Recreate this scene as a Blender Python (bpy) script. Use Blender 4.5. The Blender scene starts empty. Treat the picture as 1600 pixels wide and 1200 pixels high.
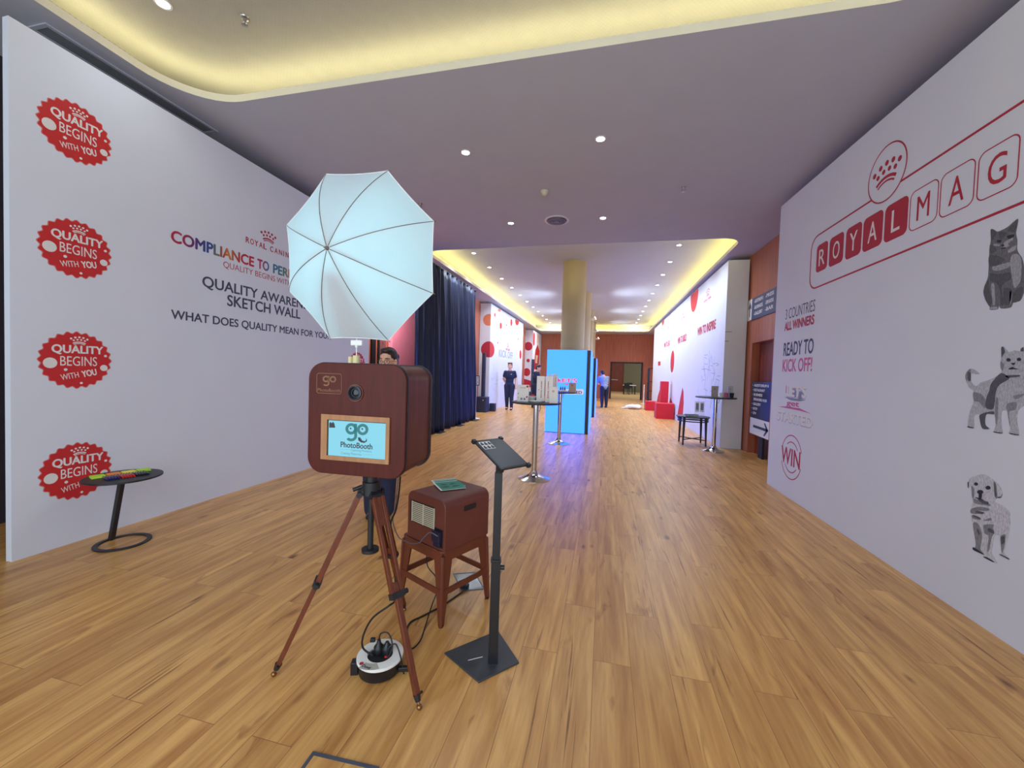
import bpy, bmesh, math, random
from mathutils import Vector, Matrix, Euler
random.seed(7)
PI = math.pi
SC = bpy.context.scene
COL = SC.collection

# ------------------------------------------------------------------ camera, world, exposure
FPX, EYE = 616.5, 1.5                              # focal length in pixels of the 1600 x 1200 frame, eye height
YAW, PITCH, ROLL = (math.radians(a) for a in (13.1225, -1.7328, 1.8246))
FW = Vector((-math.sin(YAW) * math.cos(PITCH), math.cos(YAW) * math.cos(PITCH), math.sin(PITCH)))
R0 = Vector((math.cos(YAW), math.sin(YAW), 0))
U0 = R0.cross(FW)
RT = R0 * math.cos(ROLL) + U0 * math.sin(ROLL)
UP = U0 * math.cos(ROLL) - R0 * math.sin(ROLL)
cd = bpy.data.cameras.new('camera')
cam = bpy.data.objects.new('camera', cd)
COL.objects.link(cam)
cd.sensor_width = 36.0
cd.lens = FPX / 1600 * 36
cd.clip_start, cd.clip_end = 0.05, 200
cam.matrix_world = Matrix(((RT.x, UP.x, -FW.x, 0), (RT.y, UP.y, -FW.y, 0), (RT.z, UP.z, -FW.z, EYE), (0, 0, 0, 1)))
SC.camera = cam

SC.view_settings.view_transform = 'Standard'
SC.view_settings.look = 'None'
SC.view_settings.gamma = 1.0
SC.view_settings.use_curve_mapping = False
SC.view_settings.exposure = 0.0
W = bpy.data.worlds.new('daylight')
SC.world = W
W.use_nodes = True
W.node_tree.nodes['Background'].inputs[0].default_value = (0.66, 0.82, 1.0, 1)
W.node_tree.nodes['Background'].inputs[1].default_value = 1.1


def lamp(name, kind, loc, energy, color=(1, 1, 1), rot=(0, 0, 0), **kw):
    l = bpy.data.lights.new(name, kind)
    l.energy, l.color = energy, color
    for k, v in kw.items():
        setattr(l, k, v)
    o = bpy.data.objects.new(name, l)
    o.location, o.rotation_euler = loc, rot
    COL.objects.link(o)
    return o


# unseen cool fill lamp added behind the camera to light the foreground
lamp('fill_behind_camera', 'AREA', (-0.9, -1.9, 2.0), 165, (0.78, 0.89, 1.0), (math.radians(90), 0, 0), shape='RECTANGLE', size=6.0, size_y=3.4)


# ------------------------------------------------------------------ pixel rays -> points on the planes of the place
def ray(x, y): return FW + RT * ((x - 800) / FPX) - UP * ((y - 600) / FPX)
def onz(x, y, z=0.0):
    d = ray(x, y); return Vector((0, 0, EYE)) + d * ((z - EYE) / d.z)
def onx(x, y, X):
    d = ray(x, y); return Vector((0, 0, EYE)) + d * (X / d.x)
def ony(x, y, Y):
    d = ray(x, y); return Vector((0, 0, EYE)) + d * (Y / d.y)
def onp(x, y, M):                                  # point (u, v) of the plane z=0 of frame M
    d = ray(x, y); n = M.to_3x3().col[2]; o = M.translation; e = Vector((0, 0, EYE))
    p = e + d * ((o - e).dot(n) / d.dot(n))
    q = M.inverted() @ p
    return (q.x, q.y)


# ------------------------------------------------------------------ materials
def lin(c): return c / 12.92 if c <= 0.04045 else ((c + 0.055) / 1.055) ** 2.4
def rgb(r, g, b): return (lin(r / 255), lin(g / 255), lin(b / 255))
MATS = {}
def nd(t, kind, **inp):
    n = t.nodes.new(kind)
    for k, v in inp.items():
        n.inputs[k.replace('_', ' ')].default_value = v
    return n
def mat(name, c, rough=0.5, metal=0.0, var=0.05, scale=9.0, bump=0.0, stretch=None, emit=0.0, trans=0.0, coat=0.0):
    m = bpy.data.materials.new(name); m.use_nodes = True
    t = m.node_tree; b = t.nodes['Principled BSDF']
    tc = t.nodes.new('ShaderNodeTexCoord'); mp = t.nodes.new('ShaderNodeMapping')
    t.links.new(tc.outputs['Object'], mp.inputs['Vector'])
    if stretch: mp.inputs['Scale'].default_value = stretch
    no = nd(t, 'ShaderNodeTexNoise', Scale=scale, Detail=5.0)
    t.links.new(mp.outputs[0], no.inputs['Vector'])
    cr = t.nodes.new('ShaderNodeValToRGB')
    lo = [max(0, x * (1 - var)) for x in c]; hi = [min(1, x * (1 + var)) for x in c]
    cr.color_ramp.elements[0].position, cr.color_ramp.elements[1].position = 0.3, 0.7
    cr.color_ramp.elements[0].color = (*lo, 1); cr.color_ramp.elements[1].color = (*hi, 1)
    t.links.new(no.outputs[0], cr.inputs[0])
    t.links.new(cr.outputs[0], b.inputs['Base Color'])
    b.inputs['Roughness'].default_value = rough
    b.inputs['Metallic'].default_value = metal
    if coat: b.inputs['Coat Weight'].default_value = coat
    if trans:
        b.inputs['Transmission Weight'].default_value = trans
    if emit:
        t.links.new(cr.outputs[0], b.inputs['Emission Color']); b.inputs['Emission Strength'].default_value = emit
    if bump:
        bp = nd(t, 'ShaderNodeBump', Strength=bump, Distance=0.01)
        t.links.new(no.outputs[0], bp.inputs['Height']); t.links.new(bp.outputs[0], b.inputs['Normal'])
    MATS[name] = m
    return m
def floor_mat():
    m = bpy.data.materials.new('oak_planks'); m.use_nodes = True
    t = m.node_tree; b = t.nodes['Principled BSDF']; L = t.links.new
    tc = t.nodes.new('ShaderNodeTexCoord'); sp = t.nodes.new('ShaderNodeSeparateXYZ'); cb = t.nodes.new('ShaderNodeCombineXYZ')
    L(tc.outputs['Object'], sp.inputs[0]); L(sp.outputs['Y'], cb.inputs['X']); L(sp.outputs['X'], cb.inputs['Y'])
    br = nd(t, 'ShaderNodeTexBrick', Scale=1.0, Mortar_Size=0.0016, Mortar_Smooth=0.4, Bias=0.0, Brick_Width=1.28, Row_Height=0.19)
    br.offset = 0.37; br.offset_frequency = 2; br.squash = 1.0
    br.inputs['Color1'].default_value = (0, 0, 0, 1); br.inputs['Color2'].default_value = (1, 1, 1, 1); br.inputs['Mortar'].default_value = (0.5, 0.5, 0.5, 1)
    L(cb.outputs[0], br.inputs['Vector'])
    # each plank shifts its grain by its own tone
    sh = t.nodes.new('ShaderNodeVectorMath'); sh.operation = 'MULTIPLY_ADD'
    L(br.outputs['Color'], sh.inputs[0]); sh.inputs[1].default_value = (17, 9, 5); L(cb.outputs[0], sh.inputs[2])
    def noise(scale, det, dist=0.0, s=(1, 1, 1)):
        mp = t.nodes.new('ShaderNodeMapping'); mp.inputs['Scale'].default_value = s
        L(sh.outputs[0], mp.inputs['Vector'])
        n = nd(t, 'ShaderNodeTexNoise', Scale=scale, Detail=det, Distortion=dist); L(mp.outputs[0], n.inputs['Vector'])
        return n
    g1 = noise(1.0, 6, 0.6, (1.3, 14, 1)); g2 = noise(1.0, 8, 0.3, (5, 70, 1)); g3 = noise(1.0, 3, 1.2, (2.2, 11, 1))
    r1 = t.nodes.new('ShaderNodeValToRGB'); e = r1.color_ramp.elements
    e[0].position, e[1].position = 0.30, 0.70
    e[0].color = (*rgb(184, 128, 68), 1); e[1].color = (*rgb(228, 177, 106), 1)
    L(g1.outputs[0], r1.inputs[0])
    tone = t.nodes.new('ShaderNodeMix'); tone.data_type = 'RGBA'; tone.blend_type = 'MULTIPLY'; tone.inputs[0].default_value = 1.0
    r2 = t.nodes.new('ShaderNodeValToRGB'); r2.color_ramp.elements[0].color = (0.90, 0.87, 0.84, 1); r2.color_ramp.elements[1].color = (1.05, 1.04, 1.02, 1)
    L(br.outputs['Color'], r2.inputs[0]); L(r1.outputs[0], tone.inputs[6]); L(r2.outputs[0], tone.inputs[7])
    fine = t.nodes.new('ShaderNodeMix'); fine.data_type = 'RGBA'; fine.blend_type = 'MULTIPLY'; fine.inputs[0].default_value = 1.0
    r3 = t.nodes.new('ShaderNodeValToRGB'); r3.color_ramp.elements[0].position = 0.3; r3.color_ramp.elements[1].position = 0.55
    r3.color_ramp.elements[0].color = (0.88, 0.85, 0.81, 1)
    L(g2.outputs[0], r3.inputs[0]); L(tone.outputs[2], fine.inputs[6]); L(r3.outputs[0], fine.inputs[7])
    knot = t.nodes.new('ShaderNodeMix'); knot.data_type = 'RGBA'; knot.blend_type = 'MULTIPLY'; knot.inputs[0].default_value = 1.0
    r4 = t.nodes.new('ShaderNodeValToRGB'); r4.color_ramp.elements[0].position = 0.26; r4.color_ramp.elements[1].position = 0.37
    r4.color_ramp.elements[0].color = (0.62, 0.53, 0.45, 1)
    L(g3.outputs[0], r4.inputs[0]); L(fine.outputs[2], knot.inputs[6]); L(r4.outputs[0], knot.inputs[7])
    def darker(prev, src, p0, p1, c):
        r = t.nodes.new('ShaderNodeValToRGB'); r.color_ramp.elements[0].position = p0; r.color_ramp.elements[1].position = p1
        r.color_ramp.elements[0].color = (*c, 1)
        m2 = t.nodes.new('ShaderNodeMix'); m2.data_type = 'RGBA'; m2.blend_type = 'MULTIPLY'; m2.inputs[0].default_value = 1
        L(src, r.inputs[0]); L(prev, m2.inputs[6]); L(r.outputs[0], m2.inputs[7]); return m2.outputs[2]
    mpv = t.nodes.new('ShaderNodeMapping'); mpv.inputs['Scale'].default_value = (2.1, 5.2, 1); L(sh.outputs[0], mpv.inputs['Vector'])
    vo = nd(t, 'ShaderNodeTexVoronoi', Scale=1.0, Randomness=1.0); L(mpv.outputs[0], vo.inputs['Vector'])
    sx = t.nodes.new('ShaderNodeSeparateColor'); L(vo.outputs['Color'], sx.inputs[0])
    th_ = t.nodes.new('ShaderNodeMath'); th_.operation = 'MULTIPLY_ADD'; th_.inputs[1].default_value = 0.13; L(sx.outputs[0], th_.inputs[0]); L(vo.outputs['Distance'], th_.inputs[2])
    c1 = darker(knot.outputs[2], th_.outputs[0], 0.07, 0.18, (0.34, 0.25, 0.18))      # small dark knots
    g4 = noise(1.0, 4, 0.25, (1.1, 46, 1))
    c2 = darker(c1, g4.outputs[0], 0.295, 0.345, (0.42, 0.32, 0.24))                     # long hairline cracks
    gap = t.nodes.new('ShaderNodeMix'); gap.data_type = 'RGBA'; gap.inputs[7].default_value = (*rgb(146, 96, 54), 1)
    L(br.outputs['Fac'], gap.inputs[0]); L(c2, gap.inputs[6]); L(gap.outputs[2], b.inputs['Base Color'])
    b.inputs['Roughness'].default_value = 0.34
    bp = nd(t, 'ShaderNodeBump', Strength=0.12, Distance=0.004); L(g2.outputs[0], bp.inputs['Height']); L(bp.outputs[0], b.inputs['Normal'])
    return m
def weave_mat():
    m = mat('woven_ceiling', rgb(170, 165, 154), 0.9, var=0.03)
    t = m.node_tree; b = t.nodes['Principled BSDF']; L = t.links.new
    tc = t.nodes['Texture Coordinate']
    mp = t.nodes.new('ShaderNodeMapping'); mp.inputs['Rotation'].default_value = (0, 0, PI / 4)
    L(tc.outputs['Object'], mp.inputs['Vector'])
    ck = nd(t, 'ShaderNodeTexVoronoi', Scale=36.0, Randomness=0.0); L(mp.outputs[0], ck.inputs['Vector'])
    r = t.nodes.new('ShaderNodeValToRGB'); r.color_ramp.elements[0].position = 0.2; r.color_ramp.elements[1].position = 0.45
    r.color_ramp.elements[0].color = (0.52, 0.48, 0.40, 1)
    L(ck.outputs['Distance'], r.inputs[0])
    mx = t.nodes.new('ShaderNodeMix'); mx.data_type = 'RGBA'; mx.blend_type = 'MULTIPLY'; mx.inputs[0].default_value = 1
    src = b.inputs['Base Color'].links[0].from_socket
    L(src, mx.inputs[6]); L(r.outputs[0], mx.inputs[7]); L(mx.outputs[2], b.inputs['Base Color'])
    return m
def emis(name, c, s, var=0.0):
    m = mat(name, c, 0.6, var=var, emit=s); t = m.node_tree; b = t.nodes['Principled BSDF']
    t.links.remove(b.inputs['Base Color'].links[0]); b.inputs['Base Color'].default_value = (.02, .02, .02, 1)   # gives off light, hardly reflects
    return m
def canopy_mat():
    m = mat('white_diffuser_nylon', (0.86, 0.90, 0.90), 0.45, var=0.02)
    t = m.node_tree; b = t.nodes['Principled BSDF']; out = t.nodes['Material Output']
    tr = nd(t, 'ShaderNodeBsdfTranslucent'); tr.inputs[0].default_value = (0.84, 0.93, 0.94, 1)
    mx = t.nodes.new('ShaderNodeMixShader'); mx.inputs[0].default_value = 0.80
    t.links.new(b.outputs[0], mx.inputs[1]); t.links.new(tr.outputs[0], mx.inputs[2]); t.links.new(mx.outputs[0], out.inputs[0])
    return m
def rainbow_mat():
    m = mat('rainbow_print', (0.5, 0.1, 0.2), 0.6)
    t = m.node_tree; b = t.nodes['Principled BSDF']
    sp = t.nodes.new('ShaderNodeSeparateXYZ'); mr = nd(t, 'ShaderNodeMapRange')
    mr.inputs[1].default_value, mr.inputs[2].default_value = -1.14, 1.14
    r = t.nodes.new('ShaderNodeValToRGB'); e = r.color_ramp.elements
    stops = [(0, (176, 32, 60)), (.05, (165, 40, 75)), (.10, (90, 45, 110)), (.14, (50, 62, 130)), (.18, (52, 80, 140)), (.21, (120, 130, 70)), (.235, (170, 50, 50)), (.265, (205, 130, 50)), (.30, (178, 70, 45)), (.35, (186, 35, 50)), (.42, (184, 34, 50)), (.46, (170, 45, 90)), (.50, (60, 110, 150)), (.56, (55, 120, 150)), (.61, (80, 130, 120)), (.66, (190, 120, 60)), (.75, (180, 40, 50)), (.87, (90, 50, 110)), (1, (180, 40, 60))]
    e[0].color = (*rgb(*stops[0][1]), 1); e[1].color = (*rgb(*stops[-1][1]), 1)
    for p, c in stops[1:-1]:
        x = e.new(p); x.color = (*rgb(*c), 1)
    t.links.new(t.nodes['Texture Coordinate'].outputs['Object'], sp.inputs[0]); t.links.new(sp.outputs['Y'], mr.inputs[0])
    t.links.new(mr.outputs[0], r.inputs[0]); t.links.new(r.outputs[0], b.inputs['Base Color'])
    return m


M_FLOOR = floor_mat()
M_WEAVE = weave_mat()
M_CANOPY = canopy_mat()
M_RAINBOW = rainbow_mat()
M_CEIL = mat('painted_plaster', rgb(184, 186, 193), 0.85, var=0.02, scale=3)
M_LIP = mat('cream_plaster', rgb(225, 218, 195), 0.8, var=0.02)
M_BOARD = mat('white_board', rgb(217, 220, 228), 0.75, var=0.015, scale=2)
M_BOARDG = mat('grey_board', rgb(190, 188, 190), 0.75, var=0.015, scale=2)
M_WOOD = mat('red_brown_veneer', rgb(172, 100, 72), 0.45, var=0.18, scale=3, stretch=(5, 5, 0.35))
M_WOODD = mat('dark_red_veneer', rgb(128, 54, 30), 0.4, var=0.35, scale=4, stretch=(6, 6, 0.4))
M_DARK = mat('dark_wall', rgb(48, 40, 48), 0.7, var=0.1)
M_PILLAR = mat('beige_pillar', rgb(176, 160, 134), 0.55, var=0.04, scale=2)
M_STRIP = emis('warm_led_strip', (1.0, 0.92, 0.50), 20.0)
M_STRIPF = emis('yellow_led_strip', (1.0, 0.84, 0.18), 34.0)
M_DL = emis('downlight_glow', (1.0, 0.97, 0.93), 22.0)
M_DLRIM = mat('white_metal_rim', rgb(225, 222, 220), 0.4)
M_RED = mat('red_print', rgb(198, 36, 36), 0.6, var=0.03)
M_CRIM = mat('crimson_print', rgb(176, 34, 54), 0.6, var=0.03)
M_PINKP = mat('pink_print', rgb(196, 92, 128), 0.6, var=0.05)
M_WHITEP = mat('white_print', rgb(226, 222, 216), 0.7, var=0.02)
M_SLATE = mat('slate_print', rgb(66, 68, 88), 0.6, var=0.04)
M_GREYP = mat('grey_print', rgb(134, 136, 156), 0.7, var=0.05)
M_PALEG = mat('pale_line_print', rgb(164, 172, 202), 0.7, var=0.05)
M_BLACK = mat('black_plastic', rgb(26, 26, 30), 0.4, var=0.1)
M_BLACKM = mat('black_powder_metal', rgb(38, 38, 42), 0.45, var=0.1, metal=0.2)
M_IRON = mat('dark_iron', rgb(34, 30, 30), 0.38, var=0.1, metal=0.6)
M_CHROME = mat('chrome', rgb(208, 205, 202), 0.14, metal=1.0, var=0.02)
M_STEEL = mat('brushed_steel', rgb(170, 165, 160), 0.3, metal=1.0, var=0.05)
M_MAHOG = mat('mahogany_veneer', rgb(78, 28, 18), 0.42, var=0.16, scale=5, stretch=(8, 8, 0.8))
M_MAHOGS = mat('mahogany_side', rgb(100, 50, 40), 0.35, var=0.2, scale=5, stretch=(8, 8, 0.6))
M_LEGW = mat('reddish_tripod_wood', rgb(104, 48, 26), 0.4, var=0.2, scale=6, stretch=(9, 9, 0.8))
for n_ in ('mahogany_veneer', 'mahogany_side'): MATS[n_].node_tree.nodes['Principled BSDF'].inputs['Specular IOR Level'].default_value = .2
M_OAKF = mat('light_oak_bezel', rgb(160, 112, 70), 0.5, var=0.15, scale=8, stretch=(6, 6, 1))
M_RUSTP = mat('rust_painted_steel', rgb(106, 50, 32), 0.45, var=0.12, scale=6)
M_BOXB = mat('brown_printer_case', rgb(104, 50, 40), 0.5, var=0.08, scale=6)
M_CREAMV = mat('cream_plastic', rgb(206, 196, 170), 0.5, var=0.04)
M_TEAL = mat('teal_card', rgb(20, 140, 116), 0.55, var=0.06)
M_PAPER = mat('white_paper', rgb(232, 230, 224), 0.7, var=0.02)
M_NAVY = mat('navy_velvet', rgb(20, 30, 62), 0.6, var=0.25, scale=3, stretch=(3, 3, 0.3))
M_CYAN = emis('led_screen_cyan', (0.0190, 0.118, 1.0), 4.4)
M_SCREEN = emis('booth_screen_blue', rgb(132, 214, 236), 0.95)
M_SCRTEAL = emis('screen_teal', rgb(30, 146, 150), 0.6)
M_SCRDARK = emis('screen_dark', rgb(34, 44, 62), 0.5)
M_SCRGREY = emis('screen_grey', rgb(110, 160, 184), 0.9)
M_SCRPINK = emis('screen_pink', rgb(238, 60, 130), 0.9)
M_SCRWHITE = emis('screen_white', rgb(214, 214, 250), 0.9)
M_CABLE = mat('black_cable', rgb(20, 20, 24), 0.5, var=0.1)
M_REDBOX = mat('red_painted_mdf', rgb(206, 24, 48), 0.5, var=0.04)
M_PINKLIT = mat('pink_lit_panel', rgb(226, 134, 152), 0.7, var=0.03)
M_SKIN = mat('skin', rgb(224, 172, 146), 0.5, var=0.06, scale=20)
M_HAIR = mat('dark_hair', rgb(44, 28, 24), 0.45, var=0.3, scale=40)
M_HAIRB = mat('brown_hair', rgb(86, 44, 30), 0.5, var=0.3, scale=40)
M_NAVYC = mat('navy_cloth', rgb(24, 34, 66), 0.8, var=0.12, scale=14)
M_JEANS = mat('dark_jeans', rgb(30, 38, 66), 0.8, var=0.15, scale=18)
M_GREYC = mat('blue_grey_shirt', rgb(134, 150, 184), 0.8, var=0.1, scale=14)
M_EYEW = mat('eye_white', rgb(228, 224, 218), 0.3)
M_LIPS = mat('lips', rgb(168, 92, 86), 0.5)
M_GLASS = mat('clear_acrylic', (0.95, 0.97, 0.98), 0.08, trans=0.92, var=0.01)


# ------------------------------------------------------------------ shapes
class S:
    def __init__(s): s.v, s.f = [], []
    def add(s, vs, fs, M=None):
        o = len(s.v)
        s.v += [tuple(M @ Vector(p)) for p in vs] if M is not None else [tuple(p) for p in vs]
        s.f += [tuple(i + o for i in f) for f in fs]
        return s
    def box(s, c, d, M=None):
        x, y, z = (k / 2 for k in d)
        vs = [(c[0] + i * x, c[1] + j * y, c[2] + k * z) for i in (-1, 1) for j in (-1, 1) for k in (-1, 1)]
        return s.add(vs, [(0, 1, 3, 2), (4, 6, 7, 5), (0, 4, 5, 1), (2, 3, 7, 6), (0, 2, 6, 4), (1, 5, 7, 3)], M)
    def bb(s, x0, x1, y0, y1, z0, z1, M=None):
        return s.box(((x0 + x1) / 2, (y0 + y1) / 2, (z0 + z1) / 2), (x1 - x0, y1 - y0, z1 - z0), M)
    def tube(s, pts, r, n=8, closed=False, M=None, flat=None):
        pts = [Vector(p) for p in pts]; N = len(pts)
        rs = r if isinstance(r, (list, tuple)) else [r] * N
        tg = []
        for i in range(N):
            a = pts[(i - 1) % N] if (closed or i) else pts[i]
            b = pts[(i + 1) % N] if (closed or i < N - 1) else pts[i]
            tg.append((b - a).normalized())
        u = tg[0].orthogonal().normalized()
        if flat is not None: u = (Vector(flat) - tg[0] * Vector(flat).dot(tg[0])).normalized()
        vs, fs = [], []
        for i in range(N):
            u = (u - tg[i] * u.dot(tg[i])).normalized(); w = tg[i].cross(u)
            for k in range(n):
                a = 2 * PI * (k + (0.5 if n == 4 else 0)) / n
                vs.append(pts[i] + (u * math.cos(a) + w * math.sin(a)) * rs[i])
        for i in range(N if closed else N - 1):
            for k in range(n):
                a, b = i * n, ((i + 1) % N) * n
                fs.append((a + k, a + (k + 1) % n, b + (k + 1) % n, b + k))
        if not closed: fs += [tuple(range(n - 1, -1, -1)), tuple(range((N - 1) * n, N * n))]
        return s.add(vs, fs, M)
    def cyl(s, a, b, r, r2=None, n=20, M=None): return s.tube([a, b], [r, r if r2 is None else r2], n, M=M)
    def bar(s, a, b, w, h, up=(0, 0, 1), M=None):          # rectangular bar from a to b, w wide, h along up
        a, b = Vector(a), Vector(b); d = (b - a).normalized(); up = Vector(up)
        sd = d.cross(up).normalized(); u = sd.cross(d).normalized()
        vs = [p + sd * (i * w / 2) + u * (j * h / 2) for p in (a, b) for i, j in ((-1, -1), (1, -1), (1, 1), (-1, 1))]
        return s.add(vs, [(3, 2, 1, 0), (4, 5, 6, 7), (0, 1, 5, 4), (1, 2, 6, 5), (2, 3, 7, 6), (3, 0, 4, 7)], M)
    def lathe(s, prof, n=32, M=None):
        vs, fs = [], []
        for r, z in prof:
            for k in range(n):
                a = 2 * PI * k / n; vs.append((r * math.cos(a), r * math.sin(a), z))
        for i in range(len(prof) - 1):
            for k in range(n):
                fs.append((i * n + k, i * n + (k + 1) % n, (i + 1) * n + (k + 1) % n, (i + 1) * n + k))
        fs += [tuple(range(n - 1, -1, -1)), tuple(range((len(prof) - 1) * n, len(prof) * n))]
        return s.add(vs, fs, M)
    def prism(s, poly, h0, h1, M=None):
        n = len(poly)
        vs = [(x, y, h0) for x, y in poly] + [(x, y, h1) for x, y in poly]
        fs = [tuple(range(n - 1, -1, -1)), tuple(range(n, 2 * n))] + [(i, (i + 1) % n, n + (i + 1) % n, n + i) for i in range(n)]
        return s.add(vs, fs, M)
    def ring(s, outer, inner, h0, h1, M=None):             # two outlines of equal count
        n = len(outer); vs = [(x, y, h) for h in (h0, h1) for P in (outer, inner) for x, y in P]; fs = []
        for i in range(n):
            j = (i + 1) % n
            fs += [(i, j, 2 * n + j, 2 * n + i), (n + j, n + i, 3 * n + i, 3 * n + j), (2 * n + i, 2 * n + j, 3 * n + j, 3 * n + i), (j, i, n + i, n + j)]
        return s.add(vs, fs, M)
    def ell(s, c, r, M=None, nu=16, nv=10):
        r = r if isinstance(r, (list, tuple)) else (r, r, r)
        vs = [(c[0], c[1], c[2] + r[2])]
        for j in range(1, nv):
            t = PI * j / nv
            for k in range(nu):
                a = 2 * PI * k / nu
                vs.append((c[0] + r[0] * math.sin(t) * math.cos(a), c[1] + r[1] * math.sin(t) * math.sin(a), c[2] + r[2] * math.cos(t)))
        vs.append((c[0], c[1], c[2] - r[2])); e = len(vs) - 1
        fs = [(0, 1 + k, 1 + (k + 1) % nu) for k in range(nu)]
        for j in range(nv - 2):
            for k in range(nu):
                a, b = 1 + j * nu, 1 + (j + 1) * nu
                fs.append((a + k, b + k, b + (k + 1) % nu, a + (k + 1) % nu))
        fs += [(e, 1 + (nv - 2) * nu + (k + 1) % nu, 1 + (nv - 2) * nu + k) for k in range(nu)]
        return s.add(vs, fs, M)
    def cap(s, a, ra, b, rb): s.tube([a, b], [ra, rb], 14); s.ell(a, ra); s.ell(b, rb); return s
    def text(s, body, x0, y0, x1, y1, M, h=0.0008, bold=0.0, rot=0.0, base=0.0, fit_h=True):
        vs, fs = text_mesh(body, min(bold, 0.0))
        if bold > 0:                               # heavier weight: the outline drawn again slightly to each side
            n0 = len(vs); v0, f0 = vs, fs; vs, fs = [], []
            for q, (a, b) in enumerate(((0, 0), (1, .25), (-1, -.25), (.25, -.8), (-.25, .8))):
                o = len(vs); vs = vs + [(x + a * bold, y + b * bold, z * (1 + q)) for x, y, z in v0]; fs = fs + [tuple(i + o for i in f) for f in f0]
        xs = [v[0] for v in vs]; ys = [v[1] for v in vs]; zs = [v[2] for v in vs]
        sx = (x1 - x0) / (max(xs) - min(xs)); sy = (y1 - y0) / (max(ys) - min(ys)) if fit_h else sx
        cx, cy = (max(xs) + min(xs)) / 2, (max(ys) + min(ys)) / 2
        c, d = math.cos(rot), math.sin(rot); out = []
        for x, y, z in vs:
            p, q = (x - cx) * sx, (y - cy) * sy
            out.append(((x0 + x1) / 2 + p * c - q * d, (y0 + y1) / 2 + p * d + q * c, h + z * .008 if z > 0 else base))
        return s.add(out, fs, M)
TEXT = {}
def text_mesh(body, bold):
    k = (body, bold)
    if k not in TEXT:
        c = bpy.data.curves.new('t', 'FONT'); c.body = body; c.extrude = 0.01; c.offset = bold; c.resolution_u = 4
        o = bpy.data.objects.new('t', c); COL.objects.link(o)
        dg = bpy.context.evaluated_depsgraph_get()
        me = bpy.data.meshes.new_from_object(o.evaluated_get(dg))
        TEXT[k] = ([tuple(v.co) for v in me.vertices], [tuple(p.vertices) for p in me.polygons])
        bpy.data.objects.remove(o); bpy.data.curves.remove(c); bpy.data.meshes.remove(me)
    return TEXT[k]
def circ(cx, cy, r, n=28, ry=None): return [(cx + r * math.cos(2 * PI * k / n), cy + (ry or r) * math.sin(2 * PI * k / n)) for k in range(n)]
def rrect(x0, y0, x1, y1, r, k=6):
    out = []
    for cx, cy, a0 in ((x1 - r, y1 - r, 0), (x0 + r, y1 - r, 90), (x0 + r, y0 + r, 180), (x1 - r, y0 + r, 270)):
        for i in range(k + 1):
            a = math.radians(a0 + 90 * i / k); out.append((cx + r * math.cos(a), cy + r * math.sin(a)))
    return out


WM = {}
def obj(name, s, m, parent=None, world=False, smooth=True, bevel=0.0, kind=None):
    vs = s.v
    if world and parent is not None:
        inv = WM[parent.name].inverted(); vs = [tuple(inv @ Vector(p)) for p in vs]
    me = bpy.data.meshes.new(name); me.from_pydata(vs, [], s.f)
    b = bmesh.new(); b.from_mesh(me); bmesh.ops.recalc_face_normals(b, faces=b.faces); b.to_mesh(me); b.free()
    if smooth:
        me.shade_smooth(); me.set_sharp_from_angle(angle=math.radians(38))
    for mm in (m if isinstance(m, (list, tuple)) else [m]): me.materials.append(mm)
    o = bpy.data.objects.new(name, me); COL.objects.link(o); o.parent = parent
    if parent is not None: WM[o.name] = WM[parent.name]
    if bevel:
        mo = o.modifiers.new('soft_edge', 'BEVEL'); mo.width = bevel; mo.segments = 2; mo.limit_method = 'ANGLE'; mo.angle_limit = math.radians(40)
    if kind: o['kind'] = kind
    return o
def tag(o, label, cat, group=None):
    o['label'] = label; o['category'] = cat
    if group: o['group'] = group
    return o
def thing(name, label, cat, loc=(0, 0, 0), rz=0.0, group=None):
    o = bpy.data.objects.new(name, None); o.empty_display_size = 0.1; COL.objects.link(o)
    o.location = loc; o.rotation_euler = (0, 0, rz)
    WM[o.name] = Matrix.Translation(Vector(loc)) @ Matrix.Rotation(rz, 4, 'Z')
    return tag(o, label, cat, group)
def copy_tree(o, parent=None):
    c = o.copy(); COL.objects.link(c)
    if parent is not None: c.parent = parent
    for ch in [k for k in bpy.data.objects if k.parent == o]: copy_tree(ch, c)
    return c
def frame(o, right, up):
    r, u = Vector(right), Vector(up); n = r.cross(u)
    return Matrix(((r.x, u.x, n.x, o[0]), (r.y, u.y, n.y, o[1]), (r.z, u.z, n.z, o[2]), (0, 0, 0, 1)))
def remeshed(s, vox, smooth_it=4):
    me = bpy.data.meshes.new('r'); me.from_pydata(s.v, [], s.f)
    o = bpy.data.objects.new('r', me); COL.objects.link(o)
    b = bmesh.new(); b.from_mesh(me); bmesh.ops.recalc_face_normals(b, faces=b.faces); b.to_mesh(me); b.free()
    m = o.modifiers.new('r', 'REMESH'); m.mode = 'VOXEL'; m.voxel_size = vox
    if smooth_it:
        k = o.modifiers.new('s', 'SMOOTH'); k.factor = 0.5; k.iterations = smooth_it
    e = bpy.data.meshes.new_from_object(o.evaluated_get(bpy.context.evaluated_depsgraph_get()))
    r = S(); r.v = [tuple(v.co) for v in e.vertices]; r.f = [tuple(p.vertices) for p in e.polygons]
    bpy.data.objects.remove(o); bpy.data.meshes.remove(me); bpy.data.meshes.remove(e)
    return r

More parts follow.
